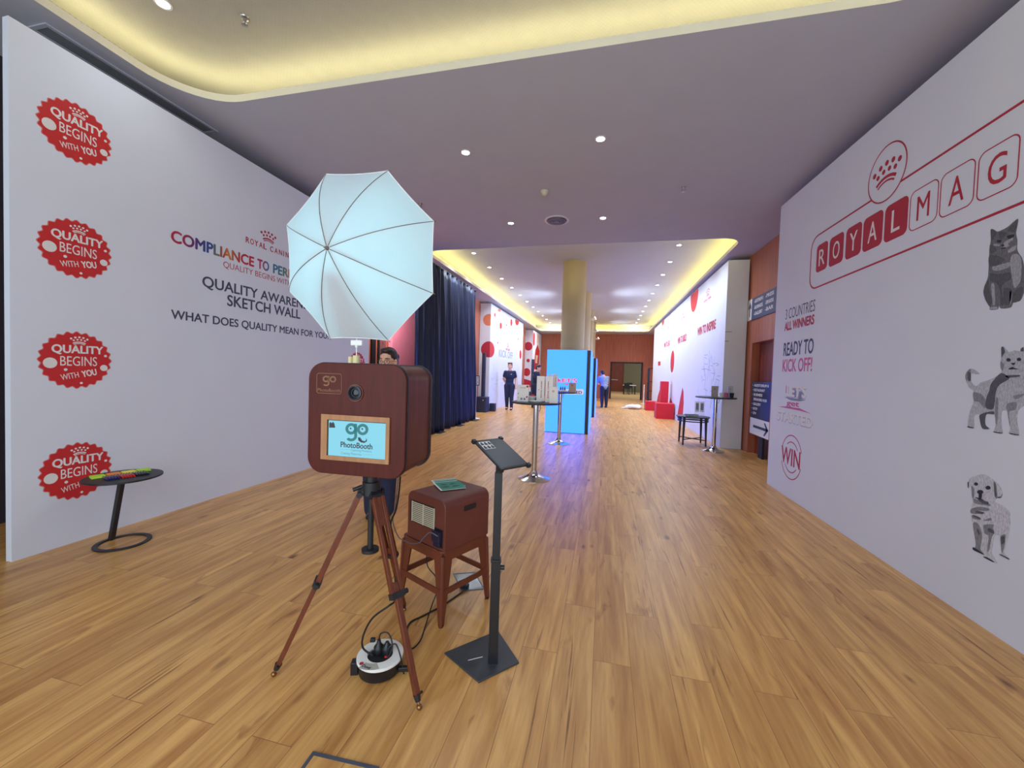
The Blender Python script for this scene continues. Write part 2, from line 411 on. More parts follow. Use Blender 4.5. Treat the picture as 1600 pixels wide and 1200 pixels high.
# ------------------------------------------------------------------ the setting
CZ = 4.10
obj('floor', S().bb(-5.6, 4.2, -2.2, 40, -0.1, 0), M_FLOOR, smooth=False, kind='structure')
HOLES = [rrect(-4.15, -1.7, 2.35, 3.265, 0.55, 10), rrect(-3.97, 8.07, 2.40, 24.4, 0.40, 10)]
def ceiling_mesh():
    c = bpy.data.curves.new('c', 'CURVE'); c.dimensions = '2D'; c.fill_mode = 'BOTH'
    for P in [[(-5.6, -2.2), (4.2, -2.2), (4.2, 40), (-5.6, 40)]] + HOLES:
        sp = c.splines.new('POLY'); sp.points.add(len(P) - 1); sp.use_cyclic_u = True
        for p, q in zip(sp.points, P): p.co = (q[0], q[1], 0, 1)
    o = bpy.data.objects.new('c', c); COL.objects.link(o)
    e = bpy.data.meshes.new_from_object(o.evaluated_get(bpy.context.evaluated_depsgraph_get()))
    s = S()
    for h in (CZ, CZ + 0.067):
        s.add([(v.co.x, v.co.y, h) for v in e.vertices], [tuple(p.vertices) for p in e.polygons])
    bpy.data.objects.remove(o); bpy.data.curves.remove(c)
    return s
obj('ceiling', ceiling_mesh(), M_CEIL, smooth=False, kind='structure')
for k, P in enumerate(HOLES):                      # fascia of each recess, its raised ceiling and the lit strip on the ledge
    lip = S(); n = len(P)
    lip.add([(x, y, z) for z in (CZ - 0.001, CZ + 0.068) for x, y in P], [(i, (i + 1) % n, n + (i + 1) % n, n + i) for i in range(n)])
    obj('trim_%d' % (k + 1), lip, M_LIP, kind='structure')
    x0, x1, y0, y1 = ((-4.50, 2.70, -2.0, 3.62), (-4.32, 2.75, 7.72, 24.75))[k]
    zt = (4.40, 4.5)[k]
    t = S().bb(x0 - .05, x1 + .05, y0 - .05, y1 + .05, zt, zt + .05)
    t.bb(x0 - .05, x0, y0, y1, CZ + .07, zt).bb(x1, x1 + .05, y0, y1, CZ + .07, zt).bb(x0, x1, y0 - .05, y0, CZ + .07, zt).bb(x0, x1, y1, y1 + .05, CZ + .07, zt)
    obj('ceiling_raised', t, (M_WEAVE, M_CEIL)[k], smooth=False, kind='structure')
    d = 0.13
    Q = (rrect(-4.15 - d, -1.7 - d, 2.35 + d, 3.265 + d, .68, 8), rrect(-3.97 - d, 8.07 - d, 2.40 + d, 24.4 + d, .53, 8))[k]
    st = obj('led_strip', S().tube([(x, y, CZ + (0.10, 0.10)[k]) for x, y in Q], 0.014, 5, closed=True), (M_STRIP, M_STRIPF)[k])
    tag(st, ('warm LED strip hidden in the edge of the near woven ceiling recess', 'warm LED strip glowing along the edge of the long far ceiling recess')[k], 'light strip', 'cove light strips')

# foreground printed walls
obj('wall_left', S().bb(-4.213, -4.153, 1.94, 6.36, 0, 3.88), M_BOARD, smooth=False, kind='structure')
zr = lambda y: 3.975 - (6.4 - y) * 0.040
obj('wall_right', S().add([(x, y, z) for x in (2.36, 2.42) for y, z in ((0.2, 0), (6.4, 0), (6.4, zr(6.4)), (0.2, zr(0.2)))],
    [(0, 1, 2, 3), (7, 6, 5, 4), (0, 4, 5, 1), (1, 5, 6, 2), (2, 6, 7, 3), (3, 7, 4, 0)]), M_BOARD, smooth=False, kind='structure')
obj('wall_left_outer', S().bb(-5.3, -5.2, -2.2, 6.3, 0, CZ).bb(-5.2, -4.62, 6.25, 6.35, 0, CZ), M_DARK, smooth=False, kind='structure')
obj('wall_left_wood', S().bb(-4.75, -4.62, 6.3, 26, 0, CZ), M_WOOD, smooth=False, kind='structure')
w = S().bb(2.92, 3.06, -2.2, 7.95, 0, CZ).bb(2.92, 3.06, 7.95, 8.99, 2.245, CZ).bb(2.92, 3.06, 8.99, 26, 0, CZ)
obj('wall_right_wood', w, M_WOOD, smooth=False, kind='structure')
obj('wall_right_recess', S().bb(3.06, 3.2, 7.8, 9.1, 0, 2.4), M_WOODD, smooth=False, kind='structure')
w = S().bb(-4.75, 0.42, 26, 26.15, 0, CZ).bb(2.27, 3.06, 26, 26.15, 0, CZ).bb(0.42, 2.27, 26, 26.15, 2.30, CZ)
obj('wall_back', w, M_WOOD, smooth=False, kind='structure')
obj('door_1', S().bb(0.36, 0.45, 25.95, 26.2, 0, 2.34).bb(2.24, 2.33, 25.95, 26.2, 0, 2.34).bb(0.36, 2.33, 25.95, 26.2, 2.28, 2.36), M_DARK, smooth=False, kind='structure')
obj('wall_far_room', S().bb(-0.5, 1.75, 38, 38.1, 0, CZ), M_WOODD, smooth=False, kind='structure')
obj('wall_far_room_side', S().bb(1.75, 4.2, 37.9, 38, 0, CZ), mat('olive_beige_wall', rgb(128, 116, 84), 0.8, var=0.04), smooth=False, kind='structure')
obj('floor_far_room', S().bb(-3, 4.2, 26.2, 38, 0.0, 0.012), mat('tan_carpet', rgb(186, 152, 98), 0.95, var=0.12, scale=30), smooth=False, kind='structure')
lamp('far_room_lamp', 'AREA', (1.4, 31, 4.0), 130, (1, .86, .66), (0, 0, 0), size=2.5)
obj('door_2', S().bb(-4.64, -4.58, 7.12, 7.26, 0, 2.3).bb(-4.64, -4.58, 7.36, 7.40, 0, 2.3), M_BLACKM, smooth=False, kind='structure')
for y in (10.85, 14.95, 19.05, 23.1):
    obj('pillar', S().cyl((-0.88, y, 0), (-0.88, y, 4.5), 0.315, n=40), M_PILLAR, kind='structure')

def pillar_light(label, y, e):
    t = thing('pillar_spotlight', label, 'spotlight', (-.88 + e * .315, y, 3.55), 0 if e > 0 else PI, 'spotlights on the pillars')
    obj('bracket', S().bb(-.01, .05, -.03, .03, -.04, .04), M_DLRIM, t, bevel=.004)
    obj('head', S().cyl((.05, 0, -.02), (.16, 0, .04), .05, .062, n=20), M_DLRIM, t)
    obj('lens', S().cyl((.155, 0, .037), (.168, 0, .044), .054, n=20), M_DL, t)
    lamp('pillar_beam', 'SPOT', (-.88 + e * .50, y, 3.60), 200, (.72, .84, 1), (math.radians(82), 0, -PI / 2 * e), spot_size=math.radians(150), spot_blend=.9, shadow_soft_size=.06)
for y, nm in ((14.95, 'second'), (19.05, 'third'), (23.1, 'farthest')):
    for e, sd in ((1, 'right'), (-1, 'left')):
        pillar_light('small white spotlight high on the %s side of the %s pillar' % (sd, nm), y, e)

# ------------------------------------------------------------------ printing on the walls
ML = frame((-4.1526, 0, 0), (0, 1, 0), (0, 0, 1))
MR = frame((2.3596, 0, 0), (0, -1, 0), (0, 0, 1))
MP = frame((2.486, 0, 0), (0, -1, 0), (0, 0, 1))
M2 = frame((-4.2, 0, 0), (0, 1, 0), (0, 0, 1))
M3 = frame((-4.15, 0, 0), (0, 1, 0), (0, 0, 1))
MW = frame((2.918, 0, 0), (0, -1, 0), (0, 0, 1))
def MF(Y): return frame((0, Y, 0), (1, 0, 0), (0, 0, 1))
def uv(M, pts): return [onp(x, y, M) for x, y in pts]
def pell(M, x, y, rx, ry, n=26): return uv(M, circ(x, y, rx, n, ry))
def print_thing(name, label, cat, M, u, v, group=None):
    return thing(name, label, cat, M @ Vector((u, v, 0)), 0, group)
H0, H1, H2 = 0.0008, 0.0016, 0.0024
def crown(s, cx, cy, w, M, h0, h1):
    for i in range(-2, 3):
        s.prism(circ(cx + i * .235 * w, cy + (.40 - .032 * i * i) * w, .072 * w, 10), h0, h1, M)
    for i in (-1.5, -.5, .5, 1.5):
        s.prism(circ(cx + i * .215 * w, cy + (.22 - .03 * i * i) * w, .066 * w, 10), h0, h1, M)
    for r0, r1 in ((.62, .70), (.53, .58)):
        a = [math.radians(90 + k * 34 / 8) for k in range(-8, 9)]
        s.prism([(cx + r1 * w * math.cos(t), cy - .62 * w + r1 * w * math.sin(t)) for t in a] + [(cx + r0 * w * math.cos(t), cy - .62 * w + r0 * w * math.sin(t)) for t in reversed(a)], h0, h1, M)
    return s

BADGE = [('topmost red scalloped sticker near the left wall\'s outer edge, reading QUALITY BEGINS WITH YOU', 2.305, 3.287),
         ('red scalloped QUALITY sticker second from the top of the left wall column', 2.305, 2.372),
         ('red scalloped QUALITY sticker third from the top of the left wall column', 2.306, 1.484),
         ('red scalloped QUALITY sticker partly hidden behind the black side table with pens', 2.308, 0.585),
         ('red scalloped sticker at the far end of the left wall above the photo booth', 6.02, 1.53)]
M_BADGEL = mat('badge_outline', rgb(222, 150, 140), 0.6)
for lab, y, z in BADGE:
    t = print_thing('sticker', lab, 'sticker', ML, y, z, 'red quality stickers on the left wall')
    def sc(R): return [(y + (R + .0085 * math.cos(24 * a)) * math.cos(a), z + (R + .0085 * math.cos(24 * a)) * math.sin(a)) for a in (2 * PI * k / 192 for k in range(192))]
    o = obj('red_disc', S().prism(sc(.2235), 0, H0, ML), M_RED, t, True, smooth=False)
    obj('outline', S().ring(sc(.2215), sc(.2185), H0, H0 + .0003, ML), M_BADGEL, o, True, smooth=False)
    obj('lettering', S().text('QUALITY', y - .150, z + .042, y + .172, z + .120, ML, H1, .035, base=H0)
        .text('BEGINS', y - .100, z - .046, y + .130, z + .030, ML, H1, 0, base=H0)
        .text('WITH', y - .098, z - .150, y + .012, z - .105, ML, H1, 0.0, .21, base=H0)
        .text('YOU', y + .030, z - .130, y + .128, z - .076, ML, H1, .035, .21, base=H0), M_WHITEP, t, True, smooth=False)
    obj('crown', crown(S(), y + .016, z + .142, .108, ML, H0, H1), M_WHITEP, t, True, smooth=False)
    for du, dv, r in ((-.158, -.026, .041), (.177, -.060, .026), (.188, .042, .010), (-.068, -.077, .011), (.028, -.185, .009)):
        obj('spot', S().prism(circ(y + du, z + dv, r, 24), H0, H1, ML), M_WHITEP, t, True, smooth=False)

t = print_thing('slogan_print', 'block of printed slogans on the left wall beginning COMPLIANCE TO PERFORMANCE', 'wall lettering', ML, 4.15, 2.45)
s = crown(S(), 4.15, 3.055, .22, ML, 0, H0)
for k, (a, ch) in enumerate(zip((3.83, 3.89, 3.95, 4.015, 4.075, 4.175, 4.245, 4.315, 4.385, 4.425), 'ROYALCANIN')):
    wd = .05 if ch != 'I' else .012
    b = .020 * (1 - ((a + .02 - 4.15) / .32) ** 2) * 0
    s.text(ch, a, 2.922 + b, a + wd, 2.990 + b, ML, H0, .02)
obj('logo', s, M_CRIM, t, True, smooth=False)
obj('rainbow_line', S().text('COMPLIANCE', 3.01, 2.661, 3.948, 2.782, ML, H0, .034).text('TO', 3.992, 2.661, 4.165, 2.782, ML, H0, .034).text('PERFORMANCE', 4.225, 2.661, 5.29, 2.782, ML, H0, .034), M_RAINBOW, t, True, smooth=False)
obj('thin_line', S().text('QUALITY BEGINS WITH YOU', 3.555, 2.548, 4.745, 2.628, ML, H0, -.006), M_CRIM, t, True, smooth=False)
obj('headline', S().text('QUALITY AWARENESS', 3.321, 2.275, 4.98, 2.413, ML, H0, .02).text('SKETCH WALL', 3.604, 2.142, 4.697, 2.269, ML, H0, .02), M_SLATE, t, True, smooth=False)
obj('question_line', S().text('WHAT DOES QUALITY MEAN FOR YOU?', 3.015, 1.900, 5.29, 2.008, ML, H0, .02), M_SLATE, t, True, smooth=False)

# right wall: the long framed ROYALMAG sign
t = print_thing('frame_logo_print', 'large red outlined logo of boxed letters with a crown circle on the right wall', 'wall lettering', MR, -4.2, 2.95)
oo = lambda Y0, Y1, z0, z1, r: rrect(-Y0, z0, -Y1, z1, r)
obj('outline', S().ring(oo(5.468, 1.2, 2.585, 3.212, .15), oo(5.45, 1.218, 2.603, 3.194, .135), 0, H0, MR), M_CRIM, t, True, smooth=False)
obj('circle', S().prism(circ(-4.19, 3.362, .245, 48), H0, H0 + .0004, MR), M_BOARD, t, True, smooth=False)
obj('circle_line', S().ring(circ(-4.19, 3.362, .249, 48), circ(-4.19, 3.362, .236, 48), H0, H1, MR), M_CRIM, t, True, smooth=False)
obj('crown', crown(S(), -4.19, 3.315, .34, MR, H0, H1), M_CRIM, t, True, smooth=False)
tiles = [('R', 5.327, 5.091), ('O', 5.057, 4.79), ('Y', 4.752, 4.496), ('A', 4.474, 4.198), ('L', 4.175, 3.899), ('M', 3.881, 3.598), ('A', 3.583, 3.30), ('G', 3.282, 3.009)]
for k, (ch, a, b) in enumerate(tiles):
    z0, z1 = 2.765 - .007 * k, 3.078 - .006 * k
    if k < 5: tl = obj('letter_tile', S().prism(oo(a, b, z0, z1, .05), 0, H0, MR), M_CRIM, t, True, smooth=False)
    else: tl = obj('letter_tile', S().ring(oo(a, b, z0, z1, .055), oo(a - .008, b + .008, z0 + .008, z1 - .008, .047), 0, H0, MR), M_CRIM, t, True, smooth=False)
    m = (a + b) / 2; hw = .062 if ch != 'L' else .05
    obj('letter', S().text(ch, -m - hw, z0 + .065, -m + hw, z1 - .065, MR, H1, 0, base=H0), M_WHITEP if k < 5 else M_CRIM, tl, True, smooth=False)

t = print_thing('slogan_print', 'printed slogan column at the far end of the right wall, from 3 COUNTRIES down', 'wall lettering', MR, -5.68, 1.95)
def pt(s, txt, l0, l1, r0, r1, bold):              # lettering between two measured upright edges on the right wall
    a, b, c, d = (onp(x, y, MR) for x, y in (l0, l1, r0, r1))
    return s.text(txt, (a[0] + b[0]) / 2, (b[1] + d[1]) / 2, (c[0] + d[0]) / 2, (a[1] + c[1]) / 2, MR, H0, bold)
obj('thin_slate_line', pt(S(), '3 COUNTRIES', (1227.7, 482.5), (1227.7, 498.7), (1273.6, 469.2), (1273.6, 486.8), -.005), M_SLATE, t, True, smooth=False)
obj('bold_slate_line', pt(S(), 'READY TO', (1224.5, 535), (1224.5, 556.5), (1271.3, 529), (1271.3, 552.5), .02), M_SLATE, t, True, smooth=False)
obj('red_line', pt(S(), 'ALL WINNERS', (1226.2, 501), (1226.2, 515.5), (1272.2, 494), (1272.2, 509), .04), M_CRIM, t, True, smooth=False)
obj('pink_line', pt(S(), 'KICK OFF!', (1223, 560.5), (1223, 581.2), (1269, 559), (1269, 580.3), .02), M_PINKP, t, True, smooth=False)
Z = lambda ox, oy, k, M: (lambda pts: uv(M, [(ox + x / k, oy + y / k) for x, y in pts]))
z4 = Z(1200, 590, 7.055, MR)
t = print_thing('starter_print', 'pale LET\'S GET STARTED print above the WIN circle on the right wall', 'wall lettering', MR, -5.68, 1.2)
obj('grey_wedges', S().prism(z4([(180, 212), (420, 248), (350, 262), (250, 250)]), 0, H0, MR).prism(z4([(250, 120), (300, 115), (330, 215), (260, 225)]), 0, H0, MR).prism(z4([(345, 150), (385, 160), (395, 235), (330, 240)]), 0, H0, MR), M_GREYP, t, True, smooth=False)  # plain grey wedges, part of the printed artwork
obj('pink_wedges', S().prism(z4([(115, 318), (215, 318), (345, 338), (475, 398), (350, 365)]), 0, H0, MR).prism(z4([(200, 80), (222, 150), (222, 180), (195, 170)]), 0, H0, MR), M_PINKP, t, True, smooth=False)
def ptz(s, txt, q, bold, h0=H0, h1=H1):
    a, b, c, d = z4(q)
    s.text(txt, (a[0] + b[0]) / 2, (b[1] + d[1]) / 2, (c[0] + d[0]) / 2, (a[1] + c[1]) / 2, MR, h1, bold, base=h0); return s
obj('lettering', ptz(ptz(S(), "LET'S", [(205, 85), (205, 205), (425, 80), (425, 235)], .045, H0, H1), 'STARTED', [(95, 365), (95, 470), (495, 410), (495, 550)], .045, H0, H1), M_WHITEP, t, True, smooth=False)
obj('letter_edges', ptz(ptz(S(), "LET'S", [(205, 90), (205, 215), (425, 85), (425, 245)], .07, 0, H0), 'STARTED', [(95, 370), (95, 480), (495, 415), (495, 560)], .07, 0, H0), M_PALEG, t, True, smooth=False)
obj('small_word', ptz(S(), 'get', [(205, 265), (205, 335), (345, 265), (345, 335)], .03, H0, H1), M_PINKP, t, True, smooth=False)
t = print_thing('win_print', 'red round WIN emblem low at the far end of the right wall', 'wall lettering', MR, -5.72, .52)
s = S(); c0 = onp(1236, 714.5, MR)
for r, a0, a1 in ((.285, 20, 160), (.285, 200, 340), (.20, 35, 130), (.20, 215, 320)):
    A = [math.radians(a0 + (a1 - a0) * k / 16) for k in range(17)]
    s.prism([(c0[0] + r * math.cos(a), c0[1] + r * math.sin(a)) for a in A] + [(c0[0] + (r - .012) * math.cos(a), c0[1] + (r - .012) * math.sin(a)) for a in reversed(A)], 0, H0, MR)
obj('arcs', s, M_CRIM, t, True, smooth=False)
obj('lettering', ptz(S(), 'WIN', [(145, 740), (150, 930), (358, 825), (350, 1020)], .015, 0, H0), M_CRIM, t, True, smooth=False)

# black and white animal photographs printed on the right wall
G = {k: mat('photo_grey_%d' % k, rgb(k, k, int(k * 1.03)), 0.65, var=0.30, scale=75, stretch=(1, 2.0, 0.6)) for k in (44, 84, 104, 130, 156, 178, 196)}
def rounded(P, n=4):                               # closed smooth outline through the points
    out = []
    for i in range(len(P)):
        a, b, c, d = (P[(i + k) % len(P)] for k in (-1, 0, 1, 2))
        for k in range(n):
            u = k / n
            out.append(tuple((lambda h00, h10, h01, h11: h00 * b[q] + h10 * .4 * (c[q] - a[q]) + h01 * c[q] + h11 * .4 * (d[q] - b[q]))(2 * u ** 3 - 3 * u * u + 1, u ** 3 - 2 * u * u + u, -2 * u ** 3 + 3 * u * u, u ** 3 - u * u) for q in (0, 1)))
    return out
def photo(name, label, cat, M, zf, centre, layers):
    c = zf([centre])[0]
    t = print_thing(name, label, cat, M, c[0], c[1], 'printed animals on the right wall')
    for nm, g, lv, polys in layers:
        s = S()
        for p in polys:
            s.prism(zf(rounded(p)) if len(p[0]) == 2 else zf(circ(p[0][0], p[0][1], p[0][2], 14, p[0][3])), H0 * lv, H0 * (lv + 1), M)
        obj(nm, s, G[g], t, True, smooth=False)
photo('cat_print', 'printed photo of a dark grey sitting cat, topmost animal on the right wall', 'animal print', MR, Z(1525, 335, 7.493, MR), (330, 600), [
    ('body', 104, 0, [[(172, 180), (205, 175), (255, 200), (330, 170), (380, 140), (495, 50), (470, 215), (485, 300), (482, 400), (500, 450), (540, 510), (562, 600), (575, 750), (566, 900), (520, 1010), (440, 1032), (415, 1085), (350, 1102), (290, 1100), (270, 1070), (255, 1110), (165, 1118), (160, 1070), (115, 1010), (88, 920), (100, 840), (140, 740), (150, 600), (155, 480), (158, 400), (175, 300)]]),
    ('dark_fur', 84, 1, [[(175, 185), (205, 180), (245, 215), (200, 290), (180, 300)], [(370, 185), (430, 120), (488, 60), (462, 205), (400, 200)], [(160, 480), (270, 490), (330, 530), (250, 600), (158, 600)], [(100, 850), (150, 760), (160, 900), (195, 1000), (165, 1080), (120, 1010), (92, 920)],
                         [(170, 690), (240, 700), (330, 690), (400, 680), (410, 760), (350, 790), (300, 860), (330, 1040), (290, 1060), (285, 900), (240, 800), (170, 780)], [(330, 870), (420, 880), (400, 1040), (330, 1050)], [(450, 900), (545, 850), (520, 1000), (430, 1030)], [(165, 360), (210, 370), (240, 420), (200, 450), (165, 440)], [(270, 210), (330, 200), (360, 230), (290, 290)]]),
    ('light_fur', 156, 1, [[(430, 470), (500, 470), (535, 560), (520, 780), (450, 860), (420, 700), (400, 560)], [(215, 345), (280, 350), (270, 372), (210, 365)], [(330, 330), (430, 275), (435, 300), (380, 340), (390, 370), (330, 390)], [(380, 420), (470, 360), (465, 410), (390, 450)], [(200, 610), (280, 590), (400, 560), (380, 620), (260, 660), (200, 650)], [(180, 830), (215, 820), (225, 1040), (200, 1050)], [(400, 900), (425, 930), (412, 1040), (395, 1030)], [(170, 1090), (240, 1080), (250, 1105), (170, 1112)]]),
    ('face', 44, 2, [[(318, 362, 18, 13)], [(370, 250), (450, 235), (440, 265), (385, 285)], [(300, 395), (350, 385), (345, 400), (300, 405)], [(255, 300), (300, 300), (290, 330), (250, 325)]])])
photo('cat_print', 'printed photo of a pale standing cat with raised tail, middle animal on the right wall', 'animal print', MR, Z(1500, 530, 7.5, MR), (450, 600), [
    ('body', 178, 0, [[(160, 610), (110, 570), (70, 490), (62, 440), (80, 380), (120, 345), (180, 360), (230, 405), (190, 410), (130, 405), (128, 460), (140, 510), (190, 550), (240, 510), (330, 480), (420, 440), (490, 380), (475, 330), (480, 250), (488, 200), (485, 95), (520, 90), (575, 150), (640, 130), (705, 140), (740, 95), (790, 70), (795, 160), (805, 300), (790, 400), (800, 520), (805, 640), (770, 760), (690, 830), (670, 950), (695, 1125), (580, 1110), (590, 1040), (555, 850), (492, 850), (490, 1000), (500, 1105), (400, 1090), (420, 1000), (402, 885), (310, 885), (300, 1000), (350, 1050), (330, 1060), (265, 1050), (230, 930), (230, 880), (170, 900), (165, 1040), (95, 1030), (100, 920), (130, 810), (160, 740)]]),
    ('mid_fur', 130, 1, [[(480, 260), (520, 300), (500, 370), (478, 330)], [(160, 620), (260, 650), (300, 720), (290, 810), (230, 740), (165, 720)], [(555, 760), (660, 740), (650, 830), (580, 850), (590, 1030), (560, 860)], [(420, 700), (450, 710), (440, 980), (418, 960)], [(640, 660), (760, 640), (700, 690), (640, 700)], [(65, 440), (80, 385), (125, 350), (128, 400), (120, 490), (80, 480)]]),
    ('dark_fur', 84, 2, [[(350, 600), (370, 520), (480, 400), (560, 430), (580, 465), (460, 540), (420, 640), (395, 815), (310, 805), (310, 700)], [(235, 890), (300, 860), (395, 845), (400, 880), (312, 882), (302, 1000), (348, 1048), (265, 1045), (235, 940)], [(488, 98), (515, 95), (530, 150), (505, 190), (492, 215)], [(545, 425), (700, 420), (690, 440), (560, 450)], [(95, 385), (130, 400), (125, 490), (100, 470)], [(720, 110), (745, 95), (750, 140), (715, 140)]]),
    ('face', 44, 3, [[(575, 242, 26, 20)], [(698, 237, 26, 20)], [(605, 280), (655, 278), (632, 305)], [(575, 345), (625, 325), (635, 335), (690, 350), (640, 352), (590, 355)], [(580, 1098), (690, 1118), (690, 1128), (600, 1112)], [(400, 1082), (495, 1098), (495, 1106), (405, 1092)], [(95, 1020), (165, 1034), (160, 1042), (98, 1034)]])])
photo('puppy_print', 'printed photo of a white standing puppy, lowest animal on the right wall', 'animal print', MR, Z(1500, 735, 7.74, MR), (360, 600), [
    ('body', 196, 0, [[(165, 75), (290, 45), (400, 110), (480, 180), (520, 280), (500, 330), (450, 335), (430, 380), (520, 430), (600, 500), (610, 640), (590, 780), (560, 900), (540, 1000), (600, 1070), (585, 1080), (480, 1030), (500, 980), (490, 800), (420, 790), (400, 900), (390, 1000), (450, 1115), (420, 1115), (290, 1050), (295, 1015), (160, 960), (165, 930), (190, 900), (160, 700), (135, 560), (130, 480), (150, 400), (150, 340), (135, 200), (100, 215), (95, 150), (120, 100)]]),
    ('mid_fur', 130, 1, [[(140, 190), (175, 230), (170, 330), (150, 330)], [(165, 340), (240, 370), (350, 400), (370, 430), (300, 420), (180, 400)], [(135, 470), (230, 440), (350, 460), (340, 490), (220, 490), (290, 520), (260, 530), (140, 520)], [(150, 540), (250, 580), (240, 600), (155, 580)], [(160, 650), (220, 640), (270, 780), (250, 950), (290, 1010), (190, 960), (195, 880)], [(300, 600), (370, 575), (380, 605), (300, 610)], [(290, 660), (410, 655), (400, 690), (420, 760), (390, 800), (350, 980), (330, 960), (350, 800), (300, 760)], [(492, 805), (550, 775), (548, 880), (520, 990), (505, 980)], [(410, 130), (440, 180), (455, 330), (430, 330), (415, 250)]]),
    ('dark_fur', 84, 2, [[(220, 350), (340, 380), (345, 410), (280, 400)], [(200, 490), (290, 505), (280, 525), (210, 515)], [(170, 540), (245, 570), (240, 590), (165, 555)], [(215, 700), (245, 760), (235, 780), (215, 740)], [(340, 700), (400, 720), (415, 765), (350, 740)], [(500, 810), (545, 800), (540, 870), (510, 890)], [(420, 145), (435, 180), (445, 310), (425, 300)], [(450, 322), (505, 315), (515, 280), (500, 330), (470, 336)], [(100, 210), (95, 150), (110, 140), (108, 205)]]),
    ('face', 44, 3, [[(200, 165, 24, 20)], [(345, 210, 30, 24)], [(250, 262, 38, 26)], [(235, 280), (270, 285), (265, 340), (235, 335)], [(185, 325), (240, 335), (300, 365), (230, 350)], [(290, 1050), (330, 1050), (420, 1105), (400, 1108)], [(160, 935), (180, 935), (290, 1010), (285, 1018), (170, 965)], [(480, 1015), (510, 1020), (600, 1068), (590, 1076)]])])

# ------------------------------------------------------------------ far exhibition panels
def panel(name, label, x0, x1, y0, y1, h, m):
    t = thing(name, label, 'exhibition panel', ((x0 + x1) / 2, (y0 + y1) / 2, 0))
    obj('board', S().bb(x0, x1, y0, y1, 0.002, h), m, t, True, smooth=False)
    return t
t = panel('exhibition_panel', 'long white display wall on the right reading WIN TO INSPIRE', 2.486, 2.90, 9.30, 22.0, 4.03, M_BOARD)
zc = Z(1040, 440, 10, MP)
def ppt(s, txt, q, bold, M, zf):
    a, b, c, d = zf(q)
    return s.text(txt, (a[0] + b[0]) / 2, (b[1] + d[1]) / 2, (c[0] + d[0]) / 2, (a[1] + c[1]) / 2, M, H1, bold)
s = ppt(S(), 'WIN TO INSPIRE', [(500, 715), (500, 845), (790, 590), (780, 745)], .05, MP, zc)
ppt(s, 'WIN TO BUILD', [(190, 865), (190, 970), (328, 820), (325, 935)], .05, MP, zc)
ppt(s, 'WIN TO LEAD', [(-25, 955), (-25, 1035), (68, 915), (66, 1005)], .05, MP, zc)
obj('lettering', s, M_CRIM, t, True, smooth=False)
s = S(); ppt(s, 'ROYAL CANIN', [(600, 300), (600, 335), (710, 215), (710, 255)], .02, MP, zc); c = zc([(660, 190)])[0]; crown(s, c[0], c[1] - .02, .34, MP, 0, H0)
for px, py, w_ in ((272, 530, .34), (40, 690, .34)):
    c = zc([(px, py)])[0]; crown(s, c[0], c[1] + .05, w_, MP, 0, H0); s.text('ROYAL CANIN', c[0] - .3, c[1] - .13, c[0] + .3, c[1] - .03, MP, H0, .02)
obj('logo', s, M_PINKP, t, True, smooth=False)
s = []; top = 4.02
c = onp(1084.8, 466, MP)
s.append([(c[0] + .50 * math.cos(a), min(top, c[1] + .10 + .50 * math.sin(a))) for a in (2 * PI * k / 40 for k in range(40))])
c = onp(1050.5, 565, MP); s.append(circ(c[0], c[1], .42, 30))
c = onp(1036, 502, MP); s.append([(c[0] + .45 * math.cos(a), min(top, c[1] + .25 + .45 * math.sin(a))) for a in (2 * PI * k / 40 for k in range(40))])
s.append(uv(MP, [(1058, 652), (1059, 645), (1063, 622), (1066.5, 605), (1068, 612), (1068.3, 630), (1067, 648), (1064, 655)]))
s.append(uv(MP, [(1025, 634), (1028, 618), (1031, 609), (1033, 610), (1033, 634)]))
s.append(uv(MP, [(1044, 634), (1047.5, 621), (1051, 630), (1054, 648), (1047, 650)]))
s.append(uv(MP, [(1028.3, 565), (1032, 564.5), (1032, 571), (1028.3, 571.5)]))
for P_ in s: obj('red_shape', S().prism(P_, 0, H0, MP), M_RED, t, True, smooth=False)
s = S()
random.seed(3)
for k in range(46):                                # faint sketched towers and roofs
    x = 1090 + 34 * random.random(); y0 = 545 + 70 * random.random() + abs(x - 1107) * 1.2
    a = onp(x, y0, MP); b = (a[0] + random.uniform(-.25, .25), a[1] - random.uniform(.1, .5)) if k % 3 else (a[0] + random.uniform(.1, .4), a[1] + random.uniform(-.05, .05))
    d = Vector((b[0] - a[0], b[1] - a[1])).normalized() * .008
    s.prism([(a[0] - d.y, a[1] + d.x), (a[0] + d.y, a[1] - d.x), (b[0] + d.y, b[1] - d.x), (b[0] - d.y, b[1] + d.x)], 0, H0, MP)
obj('sketch_lines', s, M_PALEG, t, True, smooth=False)
obj('edge_marks', S().bb(2.486, 2.62, 9.297, 9.30, 2.50, 2.512).bb(2.486, 2.56, 9.297, 9.30, 2.30, 2.312), M_GREYP, t, True, smooth=False)

